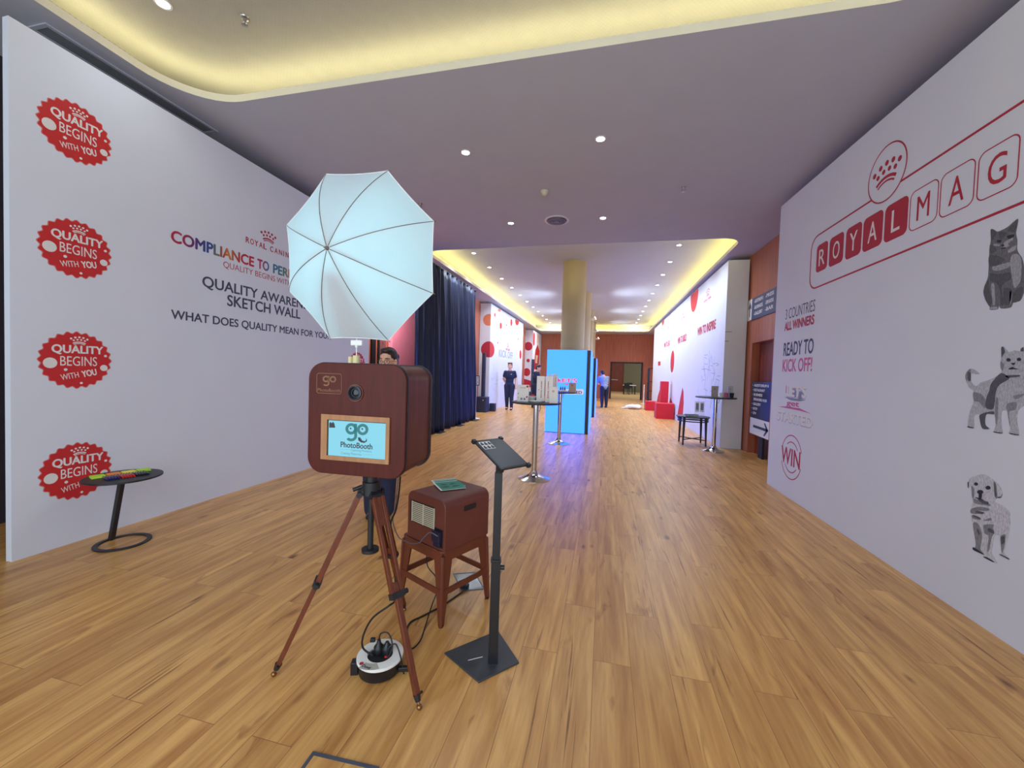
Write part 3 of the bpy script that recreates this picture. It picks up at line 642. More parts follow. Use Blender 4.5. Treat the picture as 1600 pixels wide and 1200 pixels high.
t = panel('exhibition_panel', 'white display wall with red dots behind the standing man on the left', -4.615, -4.2, 14.2, 20.2, 4.03, M_BOARD)
F2 = MF(14.2)
s = S(); c = onp(760, 541, F2)
def half(cx, cy, r, lo, hi, n=40):
    A = [2 * PI * k / n for k in range(n)]
    return [(min(hi, max(lo, cx + r * math.cos(a))), cy + r * math.sin(a)) for a in A]
s.prism(half(-4.25, 2.32, .30, -4.62, -4.2), 0, H0, F2)
obj('red_dot_on_edge', s, M_CRIM, t, True, smooth=False)
s = S()
for x, y, rx, ry in ((782.5, 509, 1.9, 5.2), (799, 504, 1.6, 5.4), (808, 502, 3.0, 6.5), (791.5, 508, .7, 1.6), (773.3, 492, 1.2, 3.2), (777.8, 535.5, .8, 1.6), (809.3, 530, .6, 1.6), (813.2, 554, 1.6, 7)):
    obj('red_dot', S().prism([(a, min(b, 4.02)) for a, b in pell(M2, x, y, rx, ry)], 0, H0, M2), M_RED, t, True, smooth=False)
A = [math.radians(-90 + 180 * k / 20) for k in range(21)]
s.prism([(14.203 + .62 * math.cos(a) * 1.0, 2.32 + .30 * math.sin(a)) for a in A], 0, H0, M2)
obj('red_dot', s, M_RED, t, True, smooth=False)
M_ORG = mat('orange_print', rgb(222, 130, 96), 0.6)
obj('orange_dots', S().prism([(a, min(b, 4.02)) for a, b in pell(M2, 780, 485, 2.4, 2.2)], 0, H0, M2).prism(half(-4.28, 3.42, .22, -4.62, -4.2), 0, H0, F2), M_ORG, t, True, smooth=False)
s = S(); c = onp(793.5, 543, M2); crown(s, c[0], c[1] + .05, .34, M2, 0, H0); s.text('ROYAL CANIN', c[0] - .36, c[1] - .14, c[0] + .36, c[1] - .04, M2, H0, .03)
obj('logo', s, M_CRIM, t, True, smooth=False)
s = S(); c = onp(792, 554, M2); s.text('KICK OFF', c[0] - 1.35, c[1] - .16, c[0] + 1.15, c[1] + .16, M2, H0, .04)
for k in range(60):
    y = 14.4 + 5.6 * random.random(); z0 = .75 + .5 * random.random(); l = .15 + .45 * random.random()
    if k % 2: s.bb(z0, z0, 0, 0, 0, 0) if False else s.prism([(y, z0), (y + .01, z0), (y + .01, z0 + l), (y, z0 + l)], 0, H0, M2)
    else: s.prism([(y, z0), (y + l, z0), (y + l, z0 + .01), (y, z0 + .01)], 0, H0, M2)
obj('pale_sketch', s, M_PALEG, t, True, smooth=False)

t = panel('exhibition_panel', 'farthest left display wall, white with large red circles on its end', -4.615, -4.15, 22.9, 25.95, 4.0, M_BOARD)
F3 = MF(22.9); s = S()
for x, y, r in ((825.6, 541, 6.3), (825.2, 563.3, 2.6), (823, 581.5, 5.8)): obj('red_circle', S().prism([(min(-4.155, max(-4.61, a)), b) for a, b in pell(F3, x, y, r, r * 1.08)], 0, H0, F3), M_CRIM, t, True, smooth=False)
s.prism([(-4.61, 1.12), (-4.61, .72), (-4.16, .62), (-4.16, 1.0), (-4.4, 1.08)], 0, H0, F3)
obj('red_band', s, M_CRIM, t, True, smooth=False)
obj('red_shapes', S().prism([(23.4, 1.7), (25.2, 1.7), (25.3, 2.9), (24.6, 3.3), (23.8, 2.9)], 0, H0, M3).prism(half(23.2, 3.5, .4, 22.9, 23.5), 0, H0, M3), M_RED, t, True, smooth=False)
obj('cream_shapes', S().prism([(23.9, 2.1), (24.7, 2.1), (24.8, 2.6), (24, 2.6)], H0, H1, M3).prism([(24.0, 3.4), (24.9, 3.3), (25.0, 3.8), (24.3, 3.9)], 0, H0, M3), mat('cream_print', rgb(232, 204, 176), 0.6), t, True, smooth=False)

# partition with the pink light put into its colour, and squiggle sign beside it
tag(obj('pink_lit_partition', S().bb(-4.6, -4.5, 7.76, 8.9, 0, 3.6), M_PINKLIT, smooth=False), 'upright board with pink light in its colour, between the left wall and the navy curtain', 'board')
lamp('pink_uplight', 'SPOT', (-4.2, 7.75, 2.5), 20, (1.0, .12, .2), (math.radians(180), 0, 0), spot_size=1.6, spot_blend=0.8, shadow_soft_size=.05)
lamp('pink_board_fill', 'AREA', (-4.05, 7.2, 2.9), 34, (1.0, .86, .92), (math.radians(60), 0, math.radians(35)), size=.4)  # hidden fill added to brighten the pink partition
t = thing('upright_sign', 'narrow brown upright sign with a squiggle of lettering left of the pink board', 'sign', (-4.6, 7.52, 1.0))
obj('sign_board', S().bb(-4.62, -4.6, 7.42, 7.66, 1.0, 2.1), mat('dull_brown_board', rgb(120, 74, 72), 0.6), t, True, smooth=False)
MS = frame((-4.598, 0, 0), (0, 1, 0), (0, 0, 1)); s = S()
s.tube([MS @ Vector((7.53 + .035 * math.sin(k * 1.1), 2.05 - .04 * k, 0)) for k in range(24)], .006, 5)
obj('squiggle', s, M_SLATE, t, True)

# ------------------------------------------------------------------ signs on the right veneer wall
t = thing('direction_sign', 'horizontal grey direction sign with an up arrow high on the right veneer wall', 'sign', (2.918, 8.3, 2.95))
DS = mat('slate_sign', rgb(74, 82, 108), 0.5)
obj('arrow_plate', S().bb(2.90, 2.92, 9.06, 9.28, 2.73, 3.16), M_PAPER, t, True, smooth=False)
obj('name_plate', S().bb(2.90, 2.92, 7.5, 9.06, 2.72, 3.16), DS, t, True, smooth=False)
MW2 = frame((2.90, 0, 0), (0, -1, 0), (0, 0, 1))
obj('arrow', S().prism([(-9.19, 2.80), (-9.14, 2.80), (-9.14, 2.98), (-9.09, 2.95), (-9.09, 3.01), (-9.165, 3.10), (-9.24, 3.01), (-9.24, 2.95), (-9.19, 2.98)], 0, H0, MW2), DS, t, True, smooth=False)
s = S()
for row, (a, b) in enumerate((('-AUDITORIUM II', '-PRESS'), ('-BUSINESS', '-SPEAKERS'), ('-GALLERY', '-BAR'))):
    z0 = 3.045 - row * .125
    s.text(a, -8.93, z0, -8.48, z0 + .07, MW2, H0, .03); s.text(b, -8.36, z0, -7.98, z0 + .07, MW2, H0, .03)
obj('lettering', s, M_WHITEP, t, True, smooth=False)
t = thing('directory_sign', 'dark directory board with a white list and right arrow in the veneer recess', 'sign', (2.98, 8.45, 0.4))
obj('directory_board', S().bb(2.93, 2.99, 7.97, 8.93, .74, 1.46), mat('midnight_sign', rgb(24, 24, 52), 0.4), t, True, smooth=False)
obj('arrow_board', S().bb(2.93, 2.99, 7.97, 8.93, .42, .74), M_PAPER, t, True, smooth=False)
obj('post', S().bb(2.95, 2.99, 8.3, 8.5, 0, .42), M_DARK, t, True, smooth=False)
MW3 = frame((2.93, 0, 0), (0, -1, 0), (0, 0, 1)); s = S()
for k, w in enumerate(('AUDITORIUM II', 'RESTAURANT', 'BUSINESS', 'SPEAKERS HUB', 'GALLERY', 'ROOM', 'GYM')):
    z0 = 1.365 - k * .092; s.text(w, -8.80, z0, -8.80 + .055 * len(w), z0 + .052, MW3, H0, .03)
    if k != 3: s.prism(circ(-8.86, z0 + .026, .012, 8), 0, H0, MW3)
obj('lettering', s, M_WHITEP, t, True, smooth=False)
obj('arrow', S().prism(rrect(-8.75, .555, -8.02, .605, .02), 0, H0, MW3).prism([(-8.22, .70), (-8.16, .70), (-8.0, .58), (-8.16, .46), (-8.22, .46), (-8.10, .58)], 0, H0, MW3), M_SLATE, t, True, smooth=False)

# ------------------------------------------------------------------ ceiling fixtures
def downlight(label, x, y, z, group, e, proto=[None]):
    if proto[0] is None:
        t = thing('downlight', label, 'ceiling light', (x, y, z), 0, group); proto[0] = t
        obj('rim', S().ring(circ(0, 0, .062), circ(0, 0, .046), -.006, 0.0), M_DLRIM, t)
        obj('lens', S().prism(circ(0, 0, .047), -.004, -.001), M_DL, t)
    else:
        t = copy_tree(proto[0]); t.location = (x, y, z); t['label'] = label; t['group'] = group
    l = lamp('downlight_beam', 'SPOT', (x, y, z - .02), e, (.76, .87, 1), (0, 0, 0), spot_size=math.radians(140), spot_blend=.7, shadow_soft_size=.05)
for lab, x, y in (('recessed downlight in the near flat ceiling, left of the nearest pair', -1.71, 4.515), ('recessed downlight in the near flat ceiling, right of the nearest pair', -.14, 4.515),
                  ('recessed downlight left of the round ceiling vent', -1.69, 6.77), ('recessed downlight right of the round ceiling vent', -.12, 6.77)):
    downlight(lab, x, y, CZ, 'downlights in the flat ceiling', 45)
ORD = 'nearest second third fourth fifth sixth seventh eighth ninth tenth eleventh twelfth'.split()
for side, xs in (('left', -3.36), ('right', 1.54)):
    for k in range(12):
        downlight('%s downlight of the %s row in the long far raised ceiling' % (ORD[k], side), xs + .012 * k, 9.65 + 1.365 * k, 4.5, 'downlights in the far raised ceiling', 175)
downlight('white round light in the woven ceiling recess above the left wall', -3.60, 2.54, 4.4, 'light in the woven recess', 14)
t = thing('smoke_detector', 'small cream smoke detector on the flat ceiling above the round vent', 'smoke detector', (-.93, 5.65, CZ))
obj('base', S().lathe([(.055, 0), (.055, -.02), (.05, -.03)], 24), M_CREAMV, t); obj('sensor', S().lathe([(.05, -.03), (.042, -.055), (.02, -.07), (0.001, -.07)], 24), M_CREAMV, t)
t = thing('ceiling_vent', 'round grey air vent in the middle of the flat ceiling', 'air vent', (-.885, 6.75, CZ))
VM = mat('vent_grey', rgb(128, 122, 116), 0.45, metal=.5)
obj('rim', S().ring(circ(0, 0, .21), circ(0, 0, .17), -.012, 0), M_DLRIM, t)
for r in (.155, .12, .085): obj('ring', S().ring(circ(0, 0, r), circ(0, 0, r - .022), -.03, -.006), VM, t)
obj('hub', S().cyl((0, 0, -.035), (0, 0, -.001), .05), VM, t); obj('dark_duct', S().prism(circ(0, 0, .17), -.003, -.001), M_BLACK, t)
sp0 = None
for lab, x, y, z in (('sprinkler head on the flat ceiling to the right of the smoke detector', .954, 5.836, CZ), ('sprinkler head on the flat ceiling just beside the umbrella', -2.914, 5.771, CZ),
                     ('brass sprinkler head in the woven ceiling recess', -3.05, 2.78, 4.4)):
    if sp0 is None:
        t = sp0 = thing('sprinkler', lab, 'sprinkler', (x, y, z), 0, 'sprinkler heads')
        obj('flange', S().lathe([(.036, 0), (.032, -.008), (.016, -.012), (.012, -.03)], 16), M_STEEL, t)
        obj('deflector', S().lathe([(.024, -.062), (.024, -.066), (.003, -.068)], 16).tube([(.011, 0, -.028), (.02, 0, -.045), (.004, 0, -.062)], .003, 6).tube([(-.011, 0, -.028), (-.02, 0, -.045), (-.004, 0, -.062)], .003, 6), M_STEEL, t)
    else:
        t = copy_tree(sp0); t.location = (x, y, z); t['label'] = lab
t = thing('slot_diffuser', 'long dark slot air diffuser in the ceiling above the left wall', 'air vent', (-4.43, 3.5, CZ))
obj('slot', S().bb(-4.50, -4.36, 2.25, 3.6, CZ - .006, CZ - .001), mat('slot_grey', rgb(128, 132, 134), .6), t, True, smooth=False)
obj('frame', S().bb(-4.53, -4.50, 2.22, 3.63, CZ - .01, CZ).bb(-4.36, -4.33, 2.22, 3.63, CZ - .01, CZ).bb(-4.5, -4.36, 2.22, 2.25, CZ - .01, CZ).bb(-4.5, -4.36, 3.6, 3.63, CZ - .01, CZ), M_CEIL, t, True, smooth=False)

# ------------------------------------------------------------------ photo booth on its tripod
t = thing('photo_booth', 'dark wooden photo booth box with a screen and lens on a tripod', 'photo booth', (-1.105, 1.739, 1.0), math.radians(1.9))
T = WM[t.name]; BW, BH, BD = .493, .516, .27
FL = frame((0, -BD / 2, 0), (1, 0, 0), (0, 0, 1)); FWD = T @ FL
def fb(pts): return [onp(x, y, FWD) for x, y in pts]
prof = rrect(-BW / 2, 0, BW / 2, BH, .075, 10)
FR0 = frame((0, 0, 0), (1, 0, 0), (0, 0, 1))
obj('cabinet', S().prism(rrect(-BW / 2 + .004, .004, BW / 2 - .004, BH - .004, .073, 10), -BD / 2 + .008, BD / 2 - .008, FR0), M_MAHOGS, t)
ip = [onp(x, y, FWD) for x, y in ((506.3, 646.3), (612.3, 651.8), (611, 724.2), (505.8, 716))]
fx0, fx1 = (ip[0][0] + ip[3][0]) / 2, (ip[1][0] + ip[2][0]) / 2; fz1, fz0 = (ip[0][1] + ip[1][1]) / 2, (ip[2][1] + ip[3][1]) / 2
front = S().prism(prof, 0, .014, FL)
o = obj('front_panel', front, M_MAHOG, t, smooth=True, bevel=.003)
obj('back_panel', S().prism(prof, -.014, 0, frame((0, BD / 2, 0), (1, 0, 0), (0, 0, 1))), M_MAHOG, t, bevel=.003)
inner = rrect(-BW / 2 + .006, .006, BW / 2 - .006, BH - .006, .070, 10); outer = rrect(-BW / 2 - .0025, -.0025, BW / 2 + .0025, BH + .0025, .077, 10)
for yy in (-BD / 2 + .003, BD / 2 - .009):
    obj('edge_trim', S().ring(outer, inner, -.006, .004, frame((0, yy, 0), (1, 0, 0), (0, 0, 1))), M_BLACKM, t)
fx0i, fx1i, fz0i, fz1i = fx0 + .031, fx1 - .018, fz0 + .020, fz1 - .024
bz = obj('screen_bezel', S().bb(fx0, fx1, fz1i, fz1, .012, .022, FL).bb(fx0, fx1, fz0, fz0i, .012, .022, FL).bb(fx0, fx0i, fz0i, fz1i, .012, .022, FL).bb(fx1i, fx1, fz0i, fz1i, .012, .022, FL), M_OAKF, t, smooth=False)
obj('screen_surround', S().bb(fx0i - .002, fx1i + .002, fz0i - .002, fz1i + .002, .013, .015, FL), M_BLACK, t, smooth=False)
sc = obj('screen', S().bb(fx0i + .005, fx1i, fz0i, fz1i - .004, .015, .0162, FL), M_SCREEN, t, smooth=False)
zb = lambda pts: fb([(480 + x / 6, 560 + y / 6) for x, y in pts])
def fit(s, txt, q, m, bold=0.0, lv=0):
    a = zb(q); xs = [p[0] for p in a]; ys = [p[1] for p in a]
    return s.text(txt, a[0][0], (a[0][1] + a[1][1]) / 2 if False else a[1][1], a[2][0], a[2][1], FL, .0166 + .0004 * lv + .0003, bold, base=.0162 + .0004 * lv)
sl = (592 - 604) / 170
def go_logo(s, f, h0, h1):                          # the two round letters, f maps the drawing to the panel
    e = lambda x, y, r, n=32: f(circ(x, y, r, n))
    s.ring(e(432, 656, 53), e(432, 656, 27), h0, h1, FL).ring(e(539, 662, 53), e(539, 662, 27), h0, h1, FL)
    s.prism(f([(461, 608), (487, 610), (487, 725), (461, 722)]), h0, h1, FL)
    A = [math.radians(-5 + 150 * k / 14) for k in range(15)]
    s.prism(f([(433 + 54 * math.cos(a), 722 + 50 * math.sin(a)) for a in A] + [(433 + 28 * math.cos(a), 722 + 25 * math.sin(a)) for a in reversed(A)]), h0, h1, FL)
    return s
obj('logo', go_logo(S(), zb, .0162, .0168), M_SCRTEAL, sc, smooth=False)
s = S()
for x, y in ((428, 652), (536, 657)): s.prism(zb(circ(x, y, 8, 12)), .0171, .0175, FL)
s.prism(zb([(495, 735), (515, 735), (535, 765), (560, 772), (575, 755), (565, 745), (580, 752), (578, 772), (555, 787), (525, 782), (500, 765)]), .0166, .0171, FL)
fit(s, 'PhotoBooth', [(335, 780), (335, 826), (630, 795), (630, 838)], None, .015)
s.prism(zb([(228, 605), (240, 590), (250, 605), (262, 590), (275, 605), (284, 645), (228, 645)]), .0162, .0168, FL)
obj('dark_graphics', s, M_SCRDARK, sc, smooth=False)
s = fit(S(), 'Capturing Moments,', [(430, 850), (430, 868), (625, 855), (625, 876)], None); fit(s, 'Creating Memories', [(335, 878), (335, 897), (528, 882), (528, 898)], None)
s.prism(zb([(335, 845), (425, 849), (425, 851), (335, 847)]), .0162, .0166, FL).prism(zb([(535, 892), (635, 898), (635, 900), (535, 894)]), .0162, .0166, FL)
obj('tagline', s, M_SCRGREY, sc, smooth=False)
M_CARVE = mat('carved_light_wood', rgb(122, 78, 48), .55, var=.2)
q = zb([(110, 135), (345, 140), (342, 332), (114, 325)]); x0, x1, y1, y0 = q[0][0], q[1][0], q[0][1], q[3][1]
s = S().ring(rrect(x0, y0, x1, y1, .012), rrect(x0 + .003, y0 + .003, x1 - .003, y1 - .003, .010), .014, .0155, FL)
go_logo(s, lambda P: zb([((x - 485) * .60 + 229, (y - 690) * .58 + 212) for x, y in P]), .014, .0156).text('PhotoBooth', x0 + .006, y0 + .009, x1 - .006, y0 + .024, FL, .0156, .02, base=.014)
obj('carved_logo', s, M_CARVE, t, smooth=False)
lc = zb([(472, 322)])[0]; ML_ = FL @ Matrix.Translation((lc[0], lc[1], 0))
obj('lens_ring', S().ring(circ(0, 0, .0395, 36), circ(0, 0, .034, 36), .013, .019, ML_), M_RUSTP, t)
ln = obj('lens', S().lathe([(.034, .004), (.034, .026), (.030, .027), (.027, .021), (.024, .022), (.021, .0165), (.001, .0165)], 36, ML_), M_BLACK, t)
obj('glass', S().ell((0, 0, .0165), (.0185, .0185, .004), ML_), mat('lens_glass', rgb(10, 12, 22), .12), ln)
obj('lens_mark', S().ring(circ(0, 0, .0295, 36), circ(0, 0, .0285, 36), .0268, .0274, ML_), M_SLATE, ln)
obj('mount_plate', S().bb(-.07, .07, -.06, .07, -.012, .0), M_BLACK, t, smooth=False)

TC = Vector((-1.127, 1.773, 0))
t = thing('tripod', 'reddish wooden tripod with black fittings carrying the photo booth', 'tripod', TC)
obj('head', S().cyl((0, 0, .86), (0, 0, .925), .045).cyl((0, 0, .925), (0, 0, .985), .03).bb(-.05, .05, -.045, .05, .96, .986).cyl((-.04, -.02, .90), (-.075, -.045, .885), .010), M_BLACKM, t)
obj('centre_column', S().cyl((0, 0, .58), (0, 0, .87), .0145).cyl((0, 0, .566), (0, 0, .582), .042, n=28), M_BLACKM, t)
for (fx, fy) in ((-1.493, 1.556), (-.738, 1.568), (-1.149, 2.195)):
    f = Vector((fx, fy, 0)) - TC; dr = Vector((f.x, f.y, 0)).normalized(); side = Vector((-dr.y, dr.x, 0))
    a = dr * .055 + Vector((0, 0, .865)); b = Vector((f.x, f.y, .012)); ax = (b - a).normalized(); up = side.cross(ax)
    at = lambda k: a.lerp(b, k)
    s = S()
    for e in (-1, 1): s.bar(at(0.0) + side * e * .023, at(.50) + side * e * .023, .017, .024, up)
    s.bar(at(.0) , at(.16), .03, .018, up)
    s.bar(at(.44), at(.955), .026, .022, up)
    lg = obj('leg', s, M_LEGW, t, bevel=.002)
    obj('clamp', S().bar(at(.485), at(.515), .066, .036, up).cyl(at(.50) + side * .03, at(.50) + side * .056, .012, n=12), M_BLACKM, lg)
    obj('hinge', S().cyl(a - side * .036, a + side * .036, .014, n=14).bar(dr * .02 + Vector((0, 0, .885)), a, .05, .02, up), M_BLACKM, lg)
    obj('foot_ferrule', S().cyl(at(.945), at(.975), .017, .012, n=12).cyl(at(.95) + side * .0, at(.95) + side * .028, .006, n=8), M_BLACKM, lg)
    obj('ball_foot', S().ell((b.x, b.y, .0125), .0125).cyl(at(.97), at(.995), .006, n=8), mat('brass', rgb(150, 110, 70), .35, metal=.9) if 'brass' not in MATS else MATS['brass'], lg)

# ------------------------------------------------------------------ umbrella and its lamp
k = .90; UC = Vector((0, 0, EYE)) + (Vector((-1.3992, 2.0125, 2.1235)) - Vector((0, 0, EYE))) * k
UR, UD = .5 * k, .2638 * k
th = Vector((.0943, .0243, .0223)); UM = Matrix.Translation(UC) @ Matrix.Rotation(th.length, 4, th.normalized())
t = thing('photo_umbrella', 'white octagonal photo umbrella glowing above the photo booth', 'umbrella', UC)
def ub(a, s_): return Vector((UR * s_ * math.cos(a), -UD * (1 - .30 * s_ - .70 * s_ ** 2.4), UR * s_ * math.sin(a)))   # a rib's curve, a = angle, s_ 0..1
A8 = [math.radians(112.5 - 45 * i) for i in range(8)]
vs, fs, NR, NS = [], [], 14, 7
for i in range(8):
    for j in range(NS):
        f = j / NS
        for q in range(NR + 1):
            s_ = .02 + .98 * q / NR
            p0, p1 = ub(A8[i], s_), ub(A8[(i + 1) % 8], s_)
            p = p0.lerp(p1, f); sag = 4 * f * (1 - f)
            p = p + Vector((0, .022 * sag * s_ * (1.15 - s_) * 1.2, 0)); rr = Vector((p.x, 0, p.z)); p -= rr * (.016 * sag * s_)
            vs.append(p)
nn = 8 * NS
for c in range(nn):
    for q in range(NR):
        a, b = c * (NR + 1) + q, ((c + 1) % nn) * (NR + 1) + q
        fs.append((a, b, b + 1, a + 1))
o = obj('canopy', S().add(vs, fs, UM), M_CANOPY, t, True)
hem = []
for c in range(nn): hem.append(UM @ Vector(vs[c * (NR + 1) + NR]))
obj('hem', S().tube(hem, .0022, 5, closed=True), M_PAPER, o, True)
M_RIB = mat('grey_brown_rib', rgb(120, 112, 104), .4, metal=.4)
for a in A8:
    pts = [ub(a, .03 + .99 * q / 16) for q in range(17)]
    rb = obj('rib', S().tube([UM @ p for p in pts], .0019, 6), M_RIB, t, True)
    obj('stretcher', S().tube([UM @ Vector((0.008 * math.cos(a), -UD + .14, .008 * math.sin(a))), UM @ (ub(a, .52) + Vector((0, .004, 0)))], .0022, 5), M_RIB, rb, True)
obj('shaft', S().tube([UM @ Vector((0, -UD - .012, 0)), UM @ Vector((0, .30, 0))], .004, 8), M_STEEL, t, True)
obj('tip', S().lathe([(.003, -.022), (.005, -.019), (.005, -.008), (.010, -.003), (.011, .003)], 16, UM @ frame((0, -UD, 0), (1, 0, 0), (0, 0, -1)) @ Matrix.Scale(-1, 4, (0, 0, 1)) if False else UM @ Matrix.Translation((0, -UD, 0)) @ Matrix.Rotation(-PI / 2, 4, 'X')), M_STEEL, t, True)
obj('runner', S().cyl(UM @ Vector((0, -UD + .13, 0)), UM @ Vector((0, -UD + .16, 0)), .011, n=12), M_PAPER, t, True)

lx, ly = -1.306, 1.885
sh = UM @ Vector((0, .10, 0))
t = thing('studio_light', 'small studio lamp on a thin white rod behind the umbrella', 'lamp', (lx, ly, 1.515))
M_SOCK = mat('cream_socket', rgb(226, 214, 160), .5)
obj('socket', S().cyl((lx, ly, 1.516), (lx, ly, 1.562), .019, n=24).cyl((lx - .036, ly, 1.516), (lx - .036, ly, 1.555), .012, n=16), M_SOCK, t, True)
obj('rod', S().tube([(lx, ly, 1.562), (lx, ly, 1.72), (lx, ly + .04, 1.90), (sh.x, sh.y, sh.z - .05)], .0032, 8), M_PAPER, t, True)
obj('clip', S().bb(lx - .034, lx + .034, ly - .006, ly + .006, 1.616, 1.645).cyl((lx, ly, 1.604), (lx, ly, 1.618), .008, n=12), M_PAPER, t, True, bevel=.003)
hd = obj('lamp_head', S().cyl((sh.x, sh.y + .10, sh.z - .02), (sh.x, sh.y + .20, sh.z - .02), .035, .045, n=24).bb(sh.x - .012, sh.x + .012, sh.y - .012, sh.y + .14, sh.z - .062, sh.z - .046), M_BLACK, t, True)
obj('bulb', S().ell((sh.x, sh.y + .075, sh.z - .02), .013), emis('cool_bulb', (.27, .82, 1.0), 540.0), hd, True)

# ------------------------------------------------------------------ stool with the print box, cards, tablet stand
P = {'f': (-.866, 2.126), 'r': (-.694, 2.483), 'l': (-1.236, 2.274), 'b': (-1.064, 2.631)}
sc_ = Vector((sum(p[0] for p in P.values()) / 4, sum(p[1] for p in P.values()) / 4, 0))
SA = math.atan2(2.483 - 2.126, -.694 + .866) - PI / 2          # frame: x to the right-hand rear edge
t = thing('metal_stool', 'rust-brown square metal stool carrying the brown print box', 'stool', sc_, SA)
h_ = .192
obj('seat', S().prism(rrect(-h_ - .006, -h_ - .006, h_ + .006, h_ + .006, .035), .424, .438), M_RUSTP, t, bevel=.003)
obj('apron', S().ring(rrect(-h_, -h_, h_, h_, .03), rrect(-h_ + .006, -h_ + .006, h_ - .006, h_ - .006, .026), .372, .426), M_RUSTP, t)
for i, j in ((-1, -1), (1, -1), (1, 1), (-1, 1)):
    a = Vector((i * (h_ - .004), j * (h_ - .004), .42)); b = Vector((i * (h_ + .012), j * (h_ + .012), 0)); s = S()
    for dx, dy in ((-i, 0), (0, -j)):              # folded angle section, wide above and narrow at the foot
        w0, w1 = .082, .024; nrm = Vector((0, j, 0)) if dx else Vector((i, 0, 0)); d = Vector((dx, dy, 0)); th_ = .005
        q = [a, a + d * w0, b + d * w1, b]; vs = q + [p - nrm * th_ for p in q]
        s.add(vs, [(0, 1, 2, 3), (7, 6, 5, 4), (0, 4, 5, 1), (1, 5, 6, 2), (2, 6, 7, 3), (3, 7, 4, 0)])
    s.tube([a + Vector((0, 0, -.01)), b + Vector((0, 0, .004))], [.012, .009], 8)
    lg = obj('leg', s, M_RUSTP, t)
    obj('rubber_foot', S().cyl(b + Vector((-i * .006, -j * .006, 0)), b + Vector((-i * .006, -j * .006, .014)), .013, n=12), M_BLACK, lg)
hh = h_ + .004
for (a, b) in (((-1, -1), (1, -1)), ((1, -1), (1, 1)), ((1, 1), (-1, 1)), ((-1, 1), (-1, -1))):
    obj('stretcher', S().bar((a[0] * hh, a[1] * hh, .195), (b[0] * hh, b[1] * hh, .195), .008, .036), M_RUSTP, t)

BA = -.4486
t = thing('print_box', 'brown rounded wooden print box with a vent grille sitting on the stool', 'printer', (-.863, 2.115, .44), BA)
T = WM[t.name]; a_, b_, hgt = .352, .375, .298       # local: x from -a_ to 0, y from 0 to b_, corner nearest the camera at 0,0
bp = [(0, 0), (0, hgt - .05)] + [(-.05 + .05 * math.cos(x), hgt - .05 + .05 * math.sin(x)) for x in (PI / 2 * k / 8 for k in range(1, 9))] + [(-a_ + .05 - .05 * math.sin(x), hgt - .05 + .05 * math.cos(x)) for x in (PI / 2 * k / 8 for k in range(0, 9))] + [(-a_, 0)]
FB_ = frame((0, 0, 0), (1, 0, 0), (0, 0, 1))         # vent side, outward normal -y
obj('case', S().prism(bp, -b_, 0, FB_), M_BOXB, t, bevel=.004)
FBW = T @ FB_; zp = lambda pts: [onp(620 + x / 4.6125, 730 + y / 4.6125, FBW) for x, y in pts]
q = zp([(105, 235), (278, 290), (278, 425), (108, 380)]); x0, x1 = q[0][0], q[1][0]; y1, y0 = q[0][1], q[3][1]
obj('vent_opening', S().bb(x0 - .006, x1, y0 - .004, y1 + .004, .0, .0015, FB_), M_BLACK, t, smooth=False)
s = S().bb(x0 + .012, x0 + .018, y0, y1, .001, .006, FB_).bb(x1 - .006, x1, y0, y1, .001, .006, FB_).bb((x0 + x1) / 2 - .003 + .008, (x0 + x1) / 2 + .004 + .008, y0, y1, .001, .006, FB_)
for k in range(11): z_ = y0 + (y1 - y0) * (k + .5) / 11; s.bb(x0 + .012, x1, z_ - .0035, z_ + .0025, .001, .005, FB_)
obj('vent_grille', s, M_CREAMV, t, smooth=False)
q = zp([(270, 430), (335, 440), (330, 585), (280, 580)]); x0, x1 = q[0][0], min(-.012, q[1][0]); y1, y0 = q[0][1], max(.02, q[3][1])
obj('power_inlet', S().bb(x0, x1, y0, y1, 0, .004, FB_), M_BLACK, t, smooth=False, bevel=.002)
obj('power_plug', S().bb(x0 + .01, x1 - .004, y0 + .035, y1 - .008, .003, .03, FB_).bb(x0 + .014, x1 - .008, y0 + .004, y0 + .04, .003, .022, FB_), mat('dark_blue_plug', rgb(22, 26, 52), .4), t, smooth=False, bevel=.004)
FS_ = frame((0, 0, 0), (0, 1, 0), (0, 0, 1)); FSW = T @ FS_
q = [onp(620 + x / 4.6125, 730 + y / 4.6125, FSW) for x, y in ((485, 285), (572, 245), (572, 288), (488, 322))]
x0, x1 = q[0][0], q[1][0]; ym = sum(p[1] for p in q) / 4
obj('hand_hole', S().prism(rrect(x0, ym - .017, x1, ym + .017, .008), -.001, .0012, FS_), M_BLACK, t)

for i, (dx, dy, rot, dz, lab) in enumerate(((0, 0, 0, .0075, 'teal card with mustache prints lying frontmost on the print box'), (-.022, .045, .05, .0045, 'teal card second from the front on the print box, mostly covered'), (-.045, .07, .0, .0015, 'pale-edged teal card at the back of the pile on the print box'))):
    c = thing('card', lab, 'card', (-.962 + dx, 2.407 + dy, .738 + dz), .70 + rot, 'teal cards on the print box')
    cb = obj('card_board', S().bb(-.083, .083, -.092, .092, -.0012, .0012), M_PAPER, c, smooth=False)
    obj('teal_face', S().bb(-.073, .083, -.092, .082, .0012, .0018), M_TEAL, c, smooth=False)
    s = S()
    for e in (-1, 1):
        s.prism([(e * .006, .020), (e * .03, .034), (e * .056, .022), (e * .034, .010), (e * .012, .008)], .0018, .0023)
        s.prism([(e * .004, -.03), (e * .03, -.016), (e * .066, -.026), (e * .05, -.040), (e * .02, -.046)], .0018, .0023)
    if i == 0: obj('mustache_print', s, mat('dark_teal_ink', rgb(38, 70, 78), .6), c, smooth=False)

